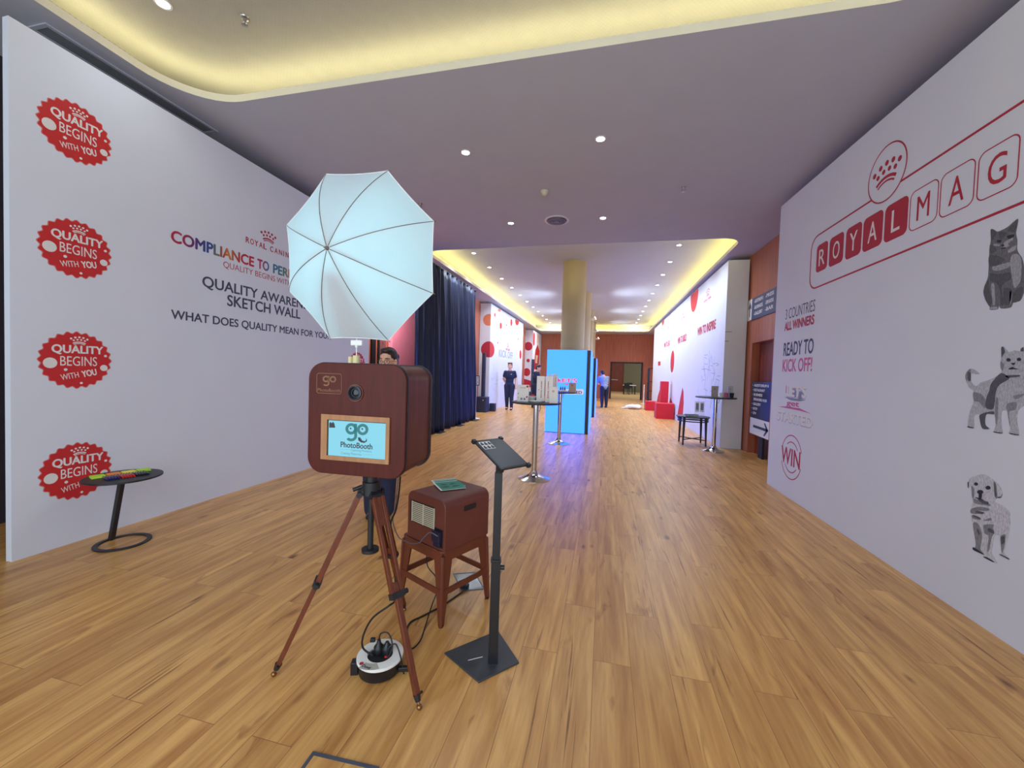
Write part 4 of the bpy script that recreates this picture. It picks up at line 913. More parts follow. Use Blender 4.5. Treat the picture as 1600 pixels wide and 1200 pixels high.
bq = [(-.768, 1.916), (-.531, 1.777), (-.371, 1.955), (-.542, 2.167)]; PB = Vector((-.503, 1.925, 0))
t = thing('tablet_stand', 'black floor stand holding a tilted tablet in front of the stool', 'tablet stand', PB)
obj('base_plate', S().prism([(x - PB.x, y - PB.y) for x, y in bq], 0, .009), mat('charcoal_plate', rgb(58, 60, 64), .5), t, bevel=.002)
obj('base_mark', S().bar(Vector((-.125, -.03, .0092)), Vector((-.060, .015, .0092)), .004, .0006), M_PAPER, t)
ca = .25
pr = Matrix.Rotation(ca, 4, 'Z')
obj('pole', S().box((0, 0, .27), (.048, .042, .54), pr).box((0, 0, .76), (.040, .034, .46), pr).box((0, 0, .54), (.054, .048, .012), pr), M_BLACK, t, bevel=.002)
obj('height_knob', S().cyl(pr @ Vector((.02, 0, .50)), pr @ Vector((.045, 0, .50)), .012, n=14), M_BLACK, t)
R3 = Matrix(((.5948, -.7372, .3206), (.8039, .5451, -.2382), (.0008, .3994, .9168))).to_4x4()
TM = Matrix.Translation((-.4802, 1.874, 1.1052)) @ R3
top = TM @ Vector((0, 0, -.02))
obj('neck', S().tube([(PB.x, PB.y, .98), (PB.x, PB.y, 1.02), top], .016, 10), M_BLACKM, t, True)
tb = thing('tablet', 'black tablet clipped face-up on the floor stand beside the booth', 'tablet', TM.translation)
obj('body', S().prism(rrect(-.088, -.123, .088, .123, .012), -.012, -.004, TM), M_BLACKM, tb, True, bevel=.0015)
obj('display', S().prism(rrect(-.080, -.112, .080, .112, .004), -.004, -.0032, TM), mat('dark_glass', rgb(38, 40, 52), .38, var=.03), tb, True)
s = S()
for i in (-1, 1):
    for j in (-1, 1): s.box((i * .085, j * .120, -.008), (.022, .022, .020), TM)
obj('corner_clips', s, M_BLACK, tb, True, bevel=.003)
ph = obj('photo_strip', S().bb(-.072, -.004, .040, .104, -.0032, -.0026, TM), M_PAPER, tb, True, smooth=False)
s = S()
for i in range(3):
    for j in range(2):
        x, y = -.070 + i * .0225, .043 + j * .031
        s.box((x + .0095, y + .008, -.0024), (.017, .016, .0006), TM).prism(circ(x + .0095, y + .020, .0055, 10), -.0026, -.0020, TM)
obj('tiny_portraits', s, M_SLATE, ph, True, smooth=False)

# ------------------------------------------------------------------ cable reel, cables, floor boxes
RC = Vector((-1.029, 1.727, 0)); RA = .35
t = thing('cable_reel', 'black and white round cable reel on the floor between the tripod legs', 'cable reel', RC, RA)
obj('drum', S().lathe([(.092, .006), (.100, .012), (.102, .06), (.106, .066), (.106, .072), (.05, .072)], 40), M_BLACK, t)
rg = obj('white_ring', S().ring(circ(0, 0, .111, 40), circ(0, 0, .060, 40), .070, .084), M_PAPER, t, bevel=.002)
obj('label', S().prism([(-.02 + .068 * math.cos(a) * 0 + r * math.cos(a), r * math.sin(a)) for r, a in [(.108, math.radians(d)) for d in range(235, 291, 6)]] + [(-.02 + r * math.cos(a), r * math.sin(a)) for r, a in [(.066, math.radians(d)) for d in range(285, 234, -6)]], .084, .0846), mat('silver_label', rgb(176, 172, 160), .4), rg, smooth=False)
obj('red_mark', S().prism(circ(-.075, -.062, .010, 16), .0848, .0854), M_CRIM, rg, smooth=False)
obj('lettering', S().text('Duwi', -.07, -.094, -.024, -.078, Matrix.Identity(4), .0855, .02, -.5, base=.0848), M_SLATE, rg, smooth=False)
obj('socket_plate', S().lathe([(.060, .060), (.060, .074), (.055, .078), (.002, .078)], 32), M_BLACK, t)
obj('red_switch', S().box((.032, -.020, .081), (.016, .010, .006)), M_RED, t, bevel=.001)
obj('bracket', S().bb(-.135, -.100, -.028, .010, .0, .062).bb(.095, .16, -.05, -.03, .02, .042).bb(-.07, -.045, .085, .105, .06, .10), M_BLACK, t, bevel=.003)
for i, (dx, dy, h) in enumerate(((-.018, .014, .055), (.022, .024, .045))):
    p = thing('power_plug', ('black plug standing in the cable reel, the left one', 'black plug standing in the cable reel, the right one')[i], 'plug', (RC.x + dx, RC.y + dy, .078), .3 * i)
    obj('plug_body', S().lathe([(.023, 0), (.025, .006), (.024, .03), (.012, .045), (.008, h + .01)], 18), M_BLACK, p)
    obj('ridge', S().box((0, 0, .018), (.052, .012, .02)), M_BLACK, p, bevel=.003)
def smooth_path(P, n=6):
    P = [Vector(p) for p in P]; out = []
    for i in range(len(P) - 1):
        a, b, c, d = P[max(i - 1, 0)], P[i], P[i + 1], P[min(i + 2, len(P) - 1)]
        for k in range(n):
            u = k / n
            out.append(.5 * ((2 * b) + (c - a) * u + (2 * a - 5 * b + 4 * c - d) * u * u + (3 * b - a - 3 * c + d) * u ** 3))
    return out + [P[-1]]
def cable(label, P, r, m=None):
    P = smooth_path(P); o = obj('cable', S().tube(P, r, 8), m or M_CABLE); return tag(o, label, 'cable', 'cables around the booth')
cable('black cable hanging from the booth, down the tripod and into the reel', [ony(625.5, 745, 1.86), ony(623, 772, 1.90), ony(618.5, 797, 1.92), ony(611, 816, 1.92), ony(612, 842, 1.90), ony(616, 880, 1.84), ony(618, 915, 1.78), ony(617, 938, 1.72), ony(607, 947, 1.66), ony(582, 966, 1.66), ony(568, 992, 1.68), ony(567, 1012, 1.70), (RC.x - .03, RC.y - .02, .082)], .0048)
cable('thin black cable hanging from the print box and looping down to the floor', [ony(667, 858, 2.32), ony(668, 884, 2.32), ony(681, 902, 2.30), ony(683, 922, 2.28), ony(675, 945, 2.24), onz(664, 980, .006), onz(657, 1000, .006), onz(645, 1013, .006), onz(636, 1010, .02)], .0038)
cable('black cable running along the floor from the reel under the stool', [onz(632, 998, .006), onz(640, 974, .006), onz(662, 962, .006), onz(690, 947, .006), onz(715, 930, .006), onz(728, 921, .012)], .0055)
cable('short black cord looping up from the plug on the reel', [(RC.x - .018, RC.y + .014, .140), (RC.x - .010, RC.y + .018, .172), (RC.x + .03, RC.y + .02, .178), (RC.x + .065, RC.y - .0, .135), (RC.x + .06, RC.y - .03, .10), (RC.x + .045, RC.y - .01, .12), (RC.x + .075, RC.y + .01, .14), (RC.x + .11, RC.y + .0, .09), (RC.x + .13, RC.y + .0, .008)], .0036)
cable('grey cable lying along the stool edge from the print box plug', [ony(684, 838, 2.075), ony(672, 832, 2.09), ony(663, 839, 2.105), ony(655, 848, 2.12), ony(642, 849, 2.15), ony(630, 844, 2.18), ony(622, 838, 2.19), ony(614, 815, 2.1), ony(618, 790, 2.0), ony(622, 745, 1.87)], .003, mat('grey_cable', rgb(92, 92, 110), .5))
FBX = mat('floor_box_metal', rgb(92, 100, 112), .4, metal=.5)
def floor_box(label, q, openlid):
    cx, cy = sum(p[0] for p in q) / 4, sum(p[1] for p in q) / 4
    t = thing('floor_socket', label, 'floor socket', (cx, cy, 0))
    P4 = [(p[0] - cx, p[1] - cy) for p in q]; I4 = [(x * .9, y * .9) for x, y in P4]
    obj('rim', S().ring(P4, I4, 0, .004), FBX, t, smooth=False)
    obj('lid', S().prism(I4, 0, .0025), M_FLOOR if not openlid else mat('smoky_lid', rgb(96, 96, 100), .15), t, smooth=False)
    return t
a, b = onz(489, 1175), onz(587, 1198); e = (b - a); n_ = Vector((e.y, -e.x, 0)).normalized() * .28; e = e.normalized() * .28
floor_box('floor socket lid with a grey metal rim at the bottom edge of the picture', [a.xy, (a + e).xy, (a + e + n_).xy, (a + n_).xy], False)
t = floor_box('open floor socket lying under the stool with a cable plugged in', [(-1.03, 2.70), (-.885, 2.50), (-.745, 2.57), (-.885, 2.77)], True)
obj('plug', S().bb(-.03, .03, -.105, -.07, .0, .03), M_BLACK, t, bevel=.004)

# ------------------------------------------------------------------ side table with sticky notes and pens
TT = Vector((-3.80, 2.405, 0)); tz = .55
t = thing('side_table', 'small round black side table by the left wall with pens on top', 'side table', TT)
obj('table_top', S().cyl((0, 0, tz - .014), (0, 0, tz), .245, n=56), M_BLACKM, t, bevel=.003)
obj('leg', S().bar((-.135, .0, .004), (.03, -.03, tz - .012), .034, .034, (1, 0, .3)), M_BLACKM, t, bevel=.003)
obj('ring_base', S().ring(circ(.012, -.012, .178, 48), circ(.012, -.012, .145, 48), 0, .012), M_BLACKM, t, bevel=.002)
dv = Vector((.125, .34, 0)).normalized(); dn = Vector((dv.y, -dv.x, 0)); ang = math.atan2(dv.y, dv.x)
for i, (c, lab) in enumerate(((rgb(190, 225, 60), 'lime green sticky note pad nearest the left end of the table row'), (rgb(240, 140, 70), 'orange sticky note pad second in the row on the side table'), (rgb(240, 232, 96), 'yellow sticky note pad third in the row on the side table'), (rgb(176, 222, 60), 'lime green sticky note pad at the right end of the table row'))):
    p = TT + dv * (-.135 + .092 * i) - dn * .085 + Vector((0, 0, tz))
    o = obj('sticky_note_pad', S().bb(-.041, .041, -.041, .041, 0, .014), mat('note_%d' % i, c, .7, var=.02), smooth=False)
    o.location = p; o.rotation_euler = (0, 0, ang); tag(o, lab, 'sticky notes', 'sticky note pads on the side table')
pens = {}
for i in range(15):
    g = i // 5; nm, c = (('blue', rgb(26, 32, 96)), ('red', rgb(190, 34, 36)), ('black', rgb(26, 28, 34)))[g]
    p = TT + dv * (-.112 + .0165 * i + .006 * g) + dn * .035 + Vector((0, 0, tz + .0075))
    if g not in pens:
        r = pens[g] = thing('marker_pen', nm + ' marker pen with white collar on the side table', 'marker pen', p, ang, nm + ' marker pens on the side table')
        obj('barrel', S().tube([(0, -.062, 0), (0, .03, 0)], .0075, 12), mat('pen_' + nm, c, .35), r)
        obj('collar', S().tube([(0, .03, 0), (0, .036, 0), (0, .045, 0)], [.0072, .0074, .006], 12), M_PAPER, r)
        obj('cap', S().tube([(0, .045, 0), (0, .072, 0)], [.007, .006], 12), M_BLACK, r)
    else:
        r = copy_tree(pens[g]); r.location = p

# ------------------------------------------------------------------ navy curtain on its frame
t = thing('curtain', 'tall navy blue pleated curtain hanging on a frame along the left side', 'curtain', (-3.9, 9.6, 0))
vs, fs = [], []; NY, NZ = 340, 22; Y0, Y1, ZT = 7.55, 11.46, 3.92
for j in range(NZ + 1):
    z = .015 + (ZT - .015) * j / NZ; low = (1 - j / NZ)
    for i in range(NY + 1):
        y = Y0 + (Y1 - Y0) * i / NY
        ph = y * 2 * PI / .30 + 1.1 * math.sin(y * 3.1) + .5 * low * math.sin(y * 5 + z)
        amp = .040 + .045 * low * (.6 + .4 * math.sin(y * 2.3))
        vs.append((-3.90 + amp * math.sin(ph) + .012 * math.sin(2.7 * ph + z * 2) + .05 * low, y + .015 * low * math.cos(ph) + .10 * low * (i / NY - .5), z))
for j in range(NZ):
    for i in range(NY):
        a = j * (NY + 1) + i; fs.append((a, a + 1, a + NY + 2, a + NY + 1))
o = obj('drape', S().add(vs, fs), M_NAVY, t, True); so = o.modifiers.new('cloth', 'SOLIDIFY'); so.thickness = .004
obj('rail', S().cyl((-3.90, 7.5, 3.93), (-3.90, 11.5, 3.93), .022, n=12), M_BLACKM, t, True)
for y in (8.75, 10.10, 11.35):
    obj('base_plate', S().bb(-4.0, -3.68, y - .16, y + .16, 0, .012), M_BLACKM, t, True, bevel=.002)
    obj('upright', S().cyl((-3.96, y, 0), (-3.96, y, 3.93), .02, n=10), M_BLACKM, t, True)

t = thing('sign_stand', 'thin floor stand holding a small framed notice beside the curtain end', 'sign stand', (-3.95, 11.85, 0))
q0 = onp(744.3, 594.5, MF(11.85))
obj('sign_frame', S().ring(rrect(q0[0] - .105, q0[1] - .155, q0[0] + .105, q0[1] + .155, .004, 2), rrect(q0[0] - .085, q0[1] - .135, q0[0] + .085, q0[1] + .135, .003, 2), 0, .015, MF(11.85)), M_BLACK, t, True, smooth=False)
sg = obj('notice', S().bb(q0[0] - .085, q0[0] + .085, q0[1] - .135, q0[1] + .135, .002, .006, MF(11.85)), M_PAPER, t, True, smooth=False)
s = S()
for k in range(5): s.bb(q0[0] - .06, q0[0] + .06 - .015 * (k % 3), q0[1] + .08 - .045 * k, q0[1] + .095 - .045 * k, .006, .0065, MF(11.85))
obj('notice_lines', s, M_SLATE, sg, True, smooth=False)
obj('post', S().cyl((q0[0], 11.86, .01), (q0[0], 11.86, q0[1]), .014, n=12), M_PAPER, t, True)
obj('base', S().cyl((q0[0], 11.86, 0), (q0[0], 11.86, .012), .13, n=24), M_PAPER, t, True)

# ------------------------------------------------------------------ column speakers
M_SPK = mat('navy_black_speaker', rgb(34, 42, 66), .5, var=.1)
def column_speaker(label, x, y):
    t = thing('column_speaker', label, 'speaker', (x, y, 0), 0, 'column speakers by the left display walls')
    obj('subwoofer', S().prism(rrect(-.20, -.20, .20, .22, .06), 0, .56), M_SPK, t, bevel=.012)
    obj('badge', S().bb(.06, .09, -.206, -.199, .43, .46), M_PAPER, t, smooth=False)
    obj('column', S().prism(rrect(-.055, -.07, .07, .07, .025), .55, 1.40), M_SPK, t, bevel=.004)
    obj('upper_column', S().prism(rrect(-.055, -.07, .07, .07, .025), 1.402, 2.16), M_SPK, t, bevel=.004)
    obj('joint', S().prism(rrect(-.05, -.065, .065, .065, .02), 1.395, 1.41), M_STEEL, t)
column_speaker('dark column speaker on its subwoofer in front of the red dot display wall', -4.33, 13.9)
column_speaker('dark column speaker beside the man at the farthest left display wall', -3.46, 19.2)
tag(obj('speaker_case', S().prism(rrect(-4.16, 14.2, -3.95, 14.42, .02), 0, .30), M_SPK, bevel=.008), 'small dark speaker case on the floor right of the column speaker', 'speaker')

# ------------------------------------------------------------------ LED totems in front of the pillars
def led(label, x0, x1, y, h, words):
    t = thing('led_screen', label, 'LED screen', ((x0 + x1) / 2, y, 0), 0, 'cyan LED screens in front of the pillars')
    F = MF(y)
    obj('cabinet', S().bb(x0 + .01, x1, y + .012, y + .08, 0, h - .004).bb(x0 + .01, x0 + .07, y + .08, y + 1.42, 0, h - .004).bb(x1 - .06, x1, y + .08, y + 1.42, 0, h - .004).bb(x0 + .07, x1 - .06, y + 1.36, y + 1.42, 0, h - .004), M_BLACK, t, True, smooth=False)
    obj('screen_face', S().bb(x0, x1 - .085, y - .004, y + .012, .012, h), M_CYAN, t, True, smooth=False)
    obj('side_face', S().bb(x1, x1 + .012, y + .10, y + 1.41, .012, h), M_CYAN, t, True, smooth=False)
    obj('side_face', S().bb(x0 - .004, x0 + .01, y + .012, y + 1.41, .012, h), M_CYAN, t, True, smooth=False)  # unseen left face, added to throw light on the left display walls
    if words:
        zl = Z(800, 575, 13.333, F); s = S(); w = S()
        def tx(s, a, q, b, h1):
            p = zl(q); s.text(a, p[0][0], p[1][1], p[2][0], p[0][1], F, h1, b, base=.004); return s
        tx(w, "LET'S", [(950, 205), (950, 295), (1365, 205), (1365, 295)], .12, .006)
        w.prism(zl(rr) if False else zl([(1010, 440), (1480, 440), (1500, 480), (1480, 555), (1010, 545), (990, 490)]), .004, .0055, F)
        obj('white_outline', w, M_SCRWHITE, t, True, smooth=False)
        tx(s, "LET'S", [(955, 212), (955, 288), (1360, 212), (1360, 288)], .02, .008)
        s.prism(zl([(955, 225), (1010, 250), (1005, 275), (965, 270)]), .006, .009, F).prism(zl([(990, 310), (1170, 330), (1165, 365), (1130, 345)]), .004, .007, F)
        obj('pink_lettering', s, M_SCRPINK, t, True, smooth=False)
        d = tx(S(), 'STARTED', [(1040, 462), (1040, 525), (1460, 465), (1460, 530)], .03, .008)
        obj('dark_lettering', d, M_SCRDARK, t, True, smooth=False)
led('large glowing cyan LED screen with LET\'S STARTED lettering before the nearest pillar', -1.43, -.35, 10.0, 2.10, True)
led('second cyan LED screen from the camera, mostly hidden behind the first', -1.38, -.30, 14.1, 2.08, False)
led('third cyan LED screen, farthest away beside the man in the pale shirt', -1.38, -.36, 18.1, 2.08, False)

# ------------------------------------------------------------------ high tables and what stands on them
def high_table(label, x, y, h, r, rb):
    t = thing('high_table', label, 'high table', (x, y, 0), 0, 'chrome pedestal high tables')
    obj('table_top', S().cyl((0, 0, h - .022), (0, 0, h), r, n=56), M_BLACKM, t, bevel=.004)
    obj('pole', S().cyl((0, 0, .05), (0, 0, h - .03), .038, n=28), M_CHROME, t)
    obj('base', S().lathe([(rb, 0), (rb, .008), (rb * .8, .022), (rb * .45, .048), (rb * .24, .085), (.042, .12)], 48), M_CHROME, t)
    obj('top_plate', S().cyl((0, 0, h - .04), (0, 0, h - .022), .11, n=24), M_BLACK, t)
    obj('bag_hook', S().tube([(.06, -.02, h - .04), (.065, -.025, h - .10), (.05, -.03, h - .13), (.04, -.03, h - .11)], .006, 8), M_STEEL, t)
    return h
HT = [(-.918, 5.482, 1.092, .345, .225), (-.897, 8.441, 1.113, .35, .235), (2.25, 8.86, 1.12, .385, .205)]
high_table('chrome pedestal high table nearest the booth, crowded with white cartons', *HT[0])
high_table('chrome pedestal high table right before the large cyan screen', *HT[1])
high_table('chrome pedestal high table by the end of the WIN TO INSPIRE wall', *HT[2])
M_CARTON = mat('carton_white', rgb(243, 236, 228), .6, var=.03)
def carton(name, label, cat, px0, px1, ptop, pbot, Y, depth, ztab, marks, group, m=None):
    F = MF(Y); x0 = onp(px0, pbot, F)[0]; x1 = onp(px1, pbot, F)[0]; z1 = onp(px0, ptop, F)[1]
    t = thing(name, label, cat, ((x0 + x1) / 2, Y, ztab), 0, group)
    obj('case', S().bb(x0, x1, Y, Y + depth, ztab, z1), m or M_CARTON, t, True, smooth=False, bevel=.001)
    w, h = x1 - x0, z1 - ztab
    for nm, mm, fn in marks:
        s = S(); fn(s, F, x0, ztab, w, h); obj(nm, s, mm, t, True, smooth=False)
    return t
def dots(s, F, x, z, w, h):
    for u, v, r in ((.9, .95, .10), (.88, .33, .085), (.08, .52, .05), (.08, .28, .035)): s.prism(circ(x + u * w - .0, z + v * h - .01, r * w, 14), 0, .0006, F)
def panes(s, F, x, z, w, h):
    for u, v in ((.3, .10), (.58, .10)): s.prism(rrect(x + u * w, z + v * h, x + (u + .18) * w, z + (v + .13) * h, .002, 2), 0, .0006, F)
def title(s, F, x, z, w, h): s.text('ROYAL CANIN', x + .25 * w, z + .80 * h, x + .75 * w, z + .85 * h, F, .0006, .03)
def vertical(s, F, x, z, w, h, flip=False):
    s.text('ROYAL CANIN', x + (.5 - .32 * h / w) * w + (.12 if not flip else -.12) * w, z + .46 * h, x + (.5 + .32 * h / w) * w + (.12 if not flip else -.12) * w, z + .46 * h + .17 * w, F, .0006, .03, PI / 2)
    crown(s, x + (.30 if not flip else .72) * w, z + .46 * h, .20 * w, F, 0, .0006)
def vertical2(s, F, x, z, w, h): vertical(s, F, x, z, w, h, True)
def emblem(s, F, x, z, w, h):
    s.ring(circ(x + .45 * w, z + .74 * h, .12 * w, 18), circ(x + .45 * w, z + .74 * h, .08 * w, 18), 0, .0006, F); crown(s, x + .45 * w, z + .74 * h, .12 * w, F, 0, .0006)
    s.prism(circ(x + .85 * w, z + .94 * h, .04 * w, 10), 0, .0006, F)
zt = HT[0][2]
G1 = 'white brand cartons on the nearest high table'
carton('carton', 'short white carton with red dots at the left edge of the nearest high table', 'carton', 808, 825, 601, 626, 5.40, .07, zt, (('red_dots', M_RED, dots), ('grey_squares', M_GREYP, panes), ('title', M_PINKP, title)), G1)
carton('carton', 'tall white carton with vertical red lettering, left of the tall pair', 'carton', 838, 850, 587.5, 621, 5.53, .05, zt, (('red_lettering', M_RED, vertical),), G1)
carton('carton', 'tall white carton with vertical red lettering, right of the tall pair', 'carton', 851.5, 863, 588, 626, 5.48, .05, zt, (('red_lettering', M_RED, vertical2),), G1)
carton('carton', 'white carton with a round red emblem at the right edge of the nearest high table', 'carton', 858, 871, 604.5, 628, 5.38, .06, zt, (('red_emblem', M_CRIM, emblem),), G1)
c = ony(838, 622, 5.33)
t = thing('tray', 'low white tray at the front of the nearest high table', 'tray', (c.x, 5.33, zt))
obj('dish', S().lathe([(.06, .001), (.085, .012), (.10, .03), (.094, .03), (.08, .018), (.002, .012)], 28, Matrix.Diagonal((1.1, .7, 1, 1))), M_PAPER, t)
c = ony(831, 618, 5.45)
t = thing('paper_bowl', 'white paper bowl with something red inside on the nearest high table', 'bowl', (c.x - .03, 5.56, zt))
obj('bowl_body', S().lathe([(.035, 0), (.06, .03), (.075, .075), (.07, .075), (.055, .035), (.002, .01)], 24), M_PAPER, t)
obj('red_filling', S().ell((.025, -.01, .075), (.032, .028, .022)), M_RED, t)
zt = HT[1][2]; G2 = 'cartons on the second high table'
carton('carton', 'tall pinkish white carton, left of two on the second high table', 'carton', 855, 862, 585.5, 612, 8.50, .05, zt, (('red_lettering', M_CRIM, vertical),), G2)
carton('carton', 'tall pinkish white carton, right of two on the second high table', 'carton', 863, 870, 584.5, 612, 8.48, .05, zt, (('red_lettering', M_CRIM, vertical),), G2)
carton('carton', 'beige gable carton at the right edge of the second high table', 'carton', 888.5, 899.5, 598, 612, 8.36, .08, zt, (('red_emblem', M_CRIM, emblem),), G2, mat('kraft_beige', rgb(190, 164, 148), .7))
c = onz(879, 611.5, zt)
t = thing('tray', 'white tray with small dark bottles on the second high table', 'tray', (c.x, c.y, zt))
obj('dish', S().prism(rrect(-.085, -.05, .085, .05, .02), 0, .025), M_PAPER, t, bevel=.004)
for i in range(3):
    o = obj('bottle', S().lathe([(.016, 0), (.017, .05), (.008, .065), (.008, .08)], 12), M_SLATE); o.location = (c.x - .045 + .045 * i, c.y + .02, zt + .025)
    tag(o, 'small dark bottle standing in the white tray on the second high table', 'bottle', 'bottles in the white tray')
zt = HT[2][2]
carton('card_holder', 'beige printed card standing left on the high table by the right wall', 'card', 1111.5, 1122, 603, 619.5, 8.80, .03, zt, (('emblem', M_SLATE, emblem),), 'things on the right high table', mat('beige_card', rgb(168, 156, 150), .7))
carton('card_holder', 'grey printed card standing at the back right of the high table', 'card', 1137, 1145, 603, 615, 9.0, .03, zt, (('emblem', M_SLATE, emblem),), 'things on the right high table', M_BOARDG)
for i, (px, m, lab) in enumerate(((1127, M_PAPER, 'white cup left of the pink cup on the right high table'), (1134.5, M_PINKP, 'pink cup in the middle of the right high table'), (1143.5, M_BLACK, 'black cup at the right of the right high table'))):
    c = ony(px, 615, 8.72); o = obj('cup', S().lathe([(.03, 0), (.042, .10), (.039, .10), (.028, .01)], 20), m); o.location = (c.x, 8.72, zt); tag(o, lab, 'cup', 'cups on the right high table')

# ------------------------------------------------------------------ low round table by the right wall
LT = Vector((1.99, 9.62, 0)); LH = .635
t = thing('low_table', 'low round black table with tapered legs before the WIN TO INSPIRE wall', 'table', LT)
obj('table_top', S().cyl((0, 0, LH - .025), (0, 0, LH), .35, n=48), M_BLACK, t, bevel=.004)
for z in (LH - .07, LH - .115): obj('apron_ring', S().ring(circ(0, 0, .325, 40), circ(0, 0, .295, 40), z, z + .022), M_BLACK, t)
for i, j in ((-1, -1), (1, -1), (1, 1), (-1, 1)):
    obj('leg', S().cyl((i * .222, j * .222, LH - .02), (i * .235, j * .235, 0), .030, .016, n=12), M_BLACK, t)
for j in (-1, 1): obj('cross_stretcher', S().bar((-.225, -.225 * j, .125), (.225, .225 * j, .125), .016, .02), M_BLACK, t)
for i, (m, dx, dz, lab) in enumerate(((mat('olive_book', rgb(96, 100, 70), .6), -.05, 0, 'olive booklet at the bottom of the pile on the low round table'), (M_PAPER, -.035, .016, 'white booklet in the middle of the pile on the low round table'), (mat('green_book', rgb(70, 92, 70), .6), -.05, .032, 'green booklet on top of the pile on the low round table'))):
    o = obj('booklet', S().bb(-.12, .12, -.085, .085, 0, .015), m, smooth=False, bevel=.001); o.location = (LT.x + dx, LT.y - .10, LH + dz); o.rotation_euler = (0, 0, .2 * i); tag(o, lab, 'booklet', 'booklets on the low table')
t = thing('acrylic_holder', 'clear upright holder with two printed cards on the low round table', 'card holder', (LT.x + .14, LT.y + .05, LH))
obj('clear_panel', S().bb(-.105, .105, -.003, .003, .0, .34).bb(-.105, .105, -.05, .05, 0, .004), M_GLASS, t, smooth=False)
for e in (-1, 1):
    cdp = obj('printed_card', S().bb(e * .05 - .04, e * .05 + .04, -.006, -.0035, .10, .32), M_PAPER, t, smooth=False)
    obj('card_print', S().bb(e * .05 - .028, e * .05 + .028, -.0068, -.006, .14, .29), M_GREYP, cdp, smooth=False)

# ------------------------------------------------------------------ red podium blocks and the white heap
def block(label, x0, x1, y0, y1, h):
    o = obj('podium_block', S().bb(x0, x1, y0, y1, 0, h), M_REDBOX, smooth=False, bevel=.006)
    tag(o, label, 'podium block', 'red podium blocks')
block('large red podium block nearest the camera by the right display wall', 1.86, 2.455, 14.9, 15.5, .55)
block('tall narrow red podium column standing behind the large red block', 2.10, 2.37, 15.75, 16.1, 1.33)
block('small red podium block left of the tall red column, farther back', 1.83, 2.29, 18.3, 18.9, .40)
s = S(); random.seed(5)
for k in range(9): a = 2 * PI * k / 9; s.ell((.26 * math.cos(a) * (.6 + .4 * random.random()), .15 * math.sin(a), .06 + .05 * random.random()), (.17, .13, .07 + .04 * random.random()))
s.ell((0, 0, .10), (.30, .18, .10)); s.ell((-.34, -.02, .03), (.20, .10, .03)); s.ell((.36, 0, .06), (.13, .06, .03))
o = obj('cloth_heap', remeshed(s, .022, 6), M_PAPER); o.location = (1.33, 18.75, .004)
tag(o, 'crumpled white cloth heap on the floor left of the red blocks', 'cloth')
t = thing('equipment_rack', 'dark tall metal rack frame at the far end of the right display wall', 'rack', (2.58, 22.6, 0))
for x in (2.34, 2.80):
    for y in (22.3, 22.8): obj('upright', S().bb(x - .03, x + .03, y - .03, y + .03, 0, 1.95), M_SPK, t, True, smooth=False)
for z in (.25, .7, 1.2, 1.92): obj('shelf', S().bb(2.31, 2.83, 22.27, 22.83, z, z + .03), M_SPK, t, True, smooth=False)
t = thing('barrier_post', 'slim white post standing by the far doorway', 'post', (2.12, 22.4, 0))
obj('pole', S().cyl((0, 0, 0), (0, 0, 1.05), .03, n=14), M_PAPER, t); obj('foot', S().cyl((0, 0, 0), (0, 0, .03), .14, n=20), M_PAPER, t)
# furniture in the far room
def lounge(label, x, y, n):
    t = thing('meeting_table', label, 'table', (x, y, .012), 0, 'furniture in the far room')
    obj('table_top', S().bb(-.5, .5, -.35, .35, .70, .74), M_PAPER, t, smooth=False)
    for i in (-1, 1):
        for j in (-1, 1): obj('leg', S().bb(i * .44 - .02, i * .44 + .02, j * .30 - .02, j * .30 + .02, 0, .70), M_BLACK, t, smooth=False)
lounge('white topped table seen through the far doorway on the right', 2.0, 33.2, 0)
lounge('white topped table seen through the far doorway on the left', .02, 30.6, 1)
ch0 = None
for lab, x, y, rz in (('black chair at the right-hand table in the far room, nearest one', 1.75, 32.4, 0), ('black chair behind the right-hand table in the far room', 2.1, 34.0, PI), ('black chair at the left-hand table in the far room', .12, 29.8, 0)):
    if ch0 is None:
        t = ch0 = thing('chair', lab, 'chair', (x, y, .012), rz, 'chairs in the far room')
        obj('seat', S().bb(-.22, .22, -.22, .22, .43, .48), M_BLACK, t, bevel=.01); obj('backrest', S().bb(-.21, .21, -.23, -.19, .50, .92), M_BLACK, t, bevel=.01)
        for i in (-1, 1):
            for j in (-1, 1): obj('leg', S().bb(i * .19 - .015, i * .19 + .015, j * .19 - .015, j * .19 + .015, 0, .43), M_BLACKM, t, smooth=False)
    else:
        t = copy_tree(ch0); t.location = (x, y, .012); t.rotation_euler = (0, 0, rz); t['label'] = lab
t = thing('wall_rail', 'pale horizontal handrail on the dark red wall of the far room', 'rail', (.9, 37.9, 1.1))
obj('bar', S().bb(.5, 1.25, 37.9, 37.93, 1.06, 1.12), M_CREAMV, t, True, smooth=False); obj('bracket', S().bb(.6, .64, 37.9, 38.0, 1.05, 1.10).bb(1.1, 1.14, 37.9, 38, 1.05, 1.10), M_CREAMV, t, True, smooth=False)


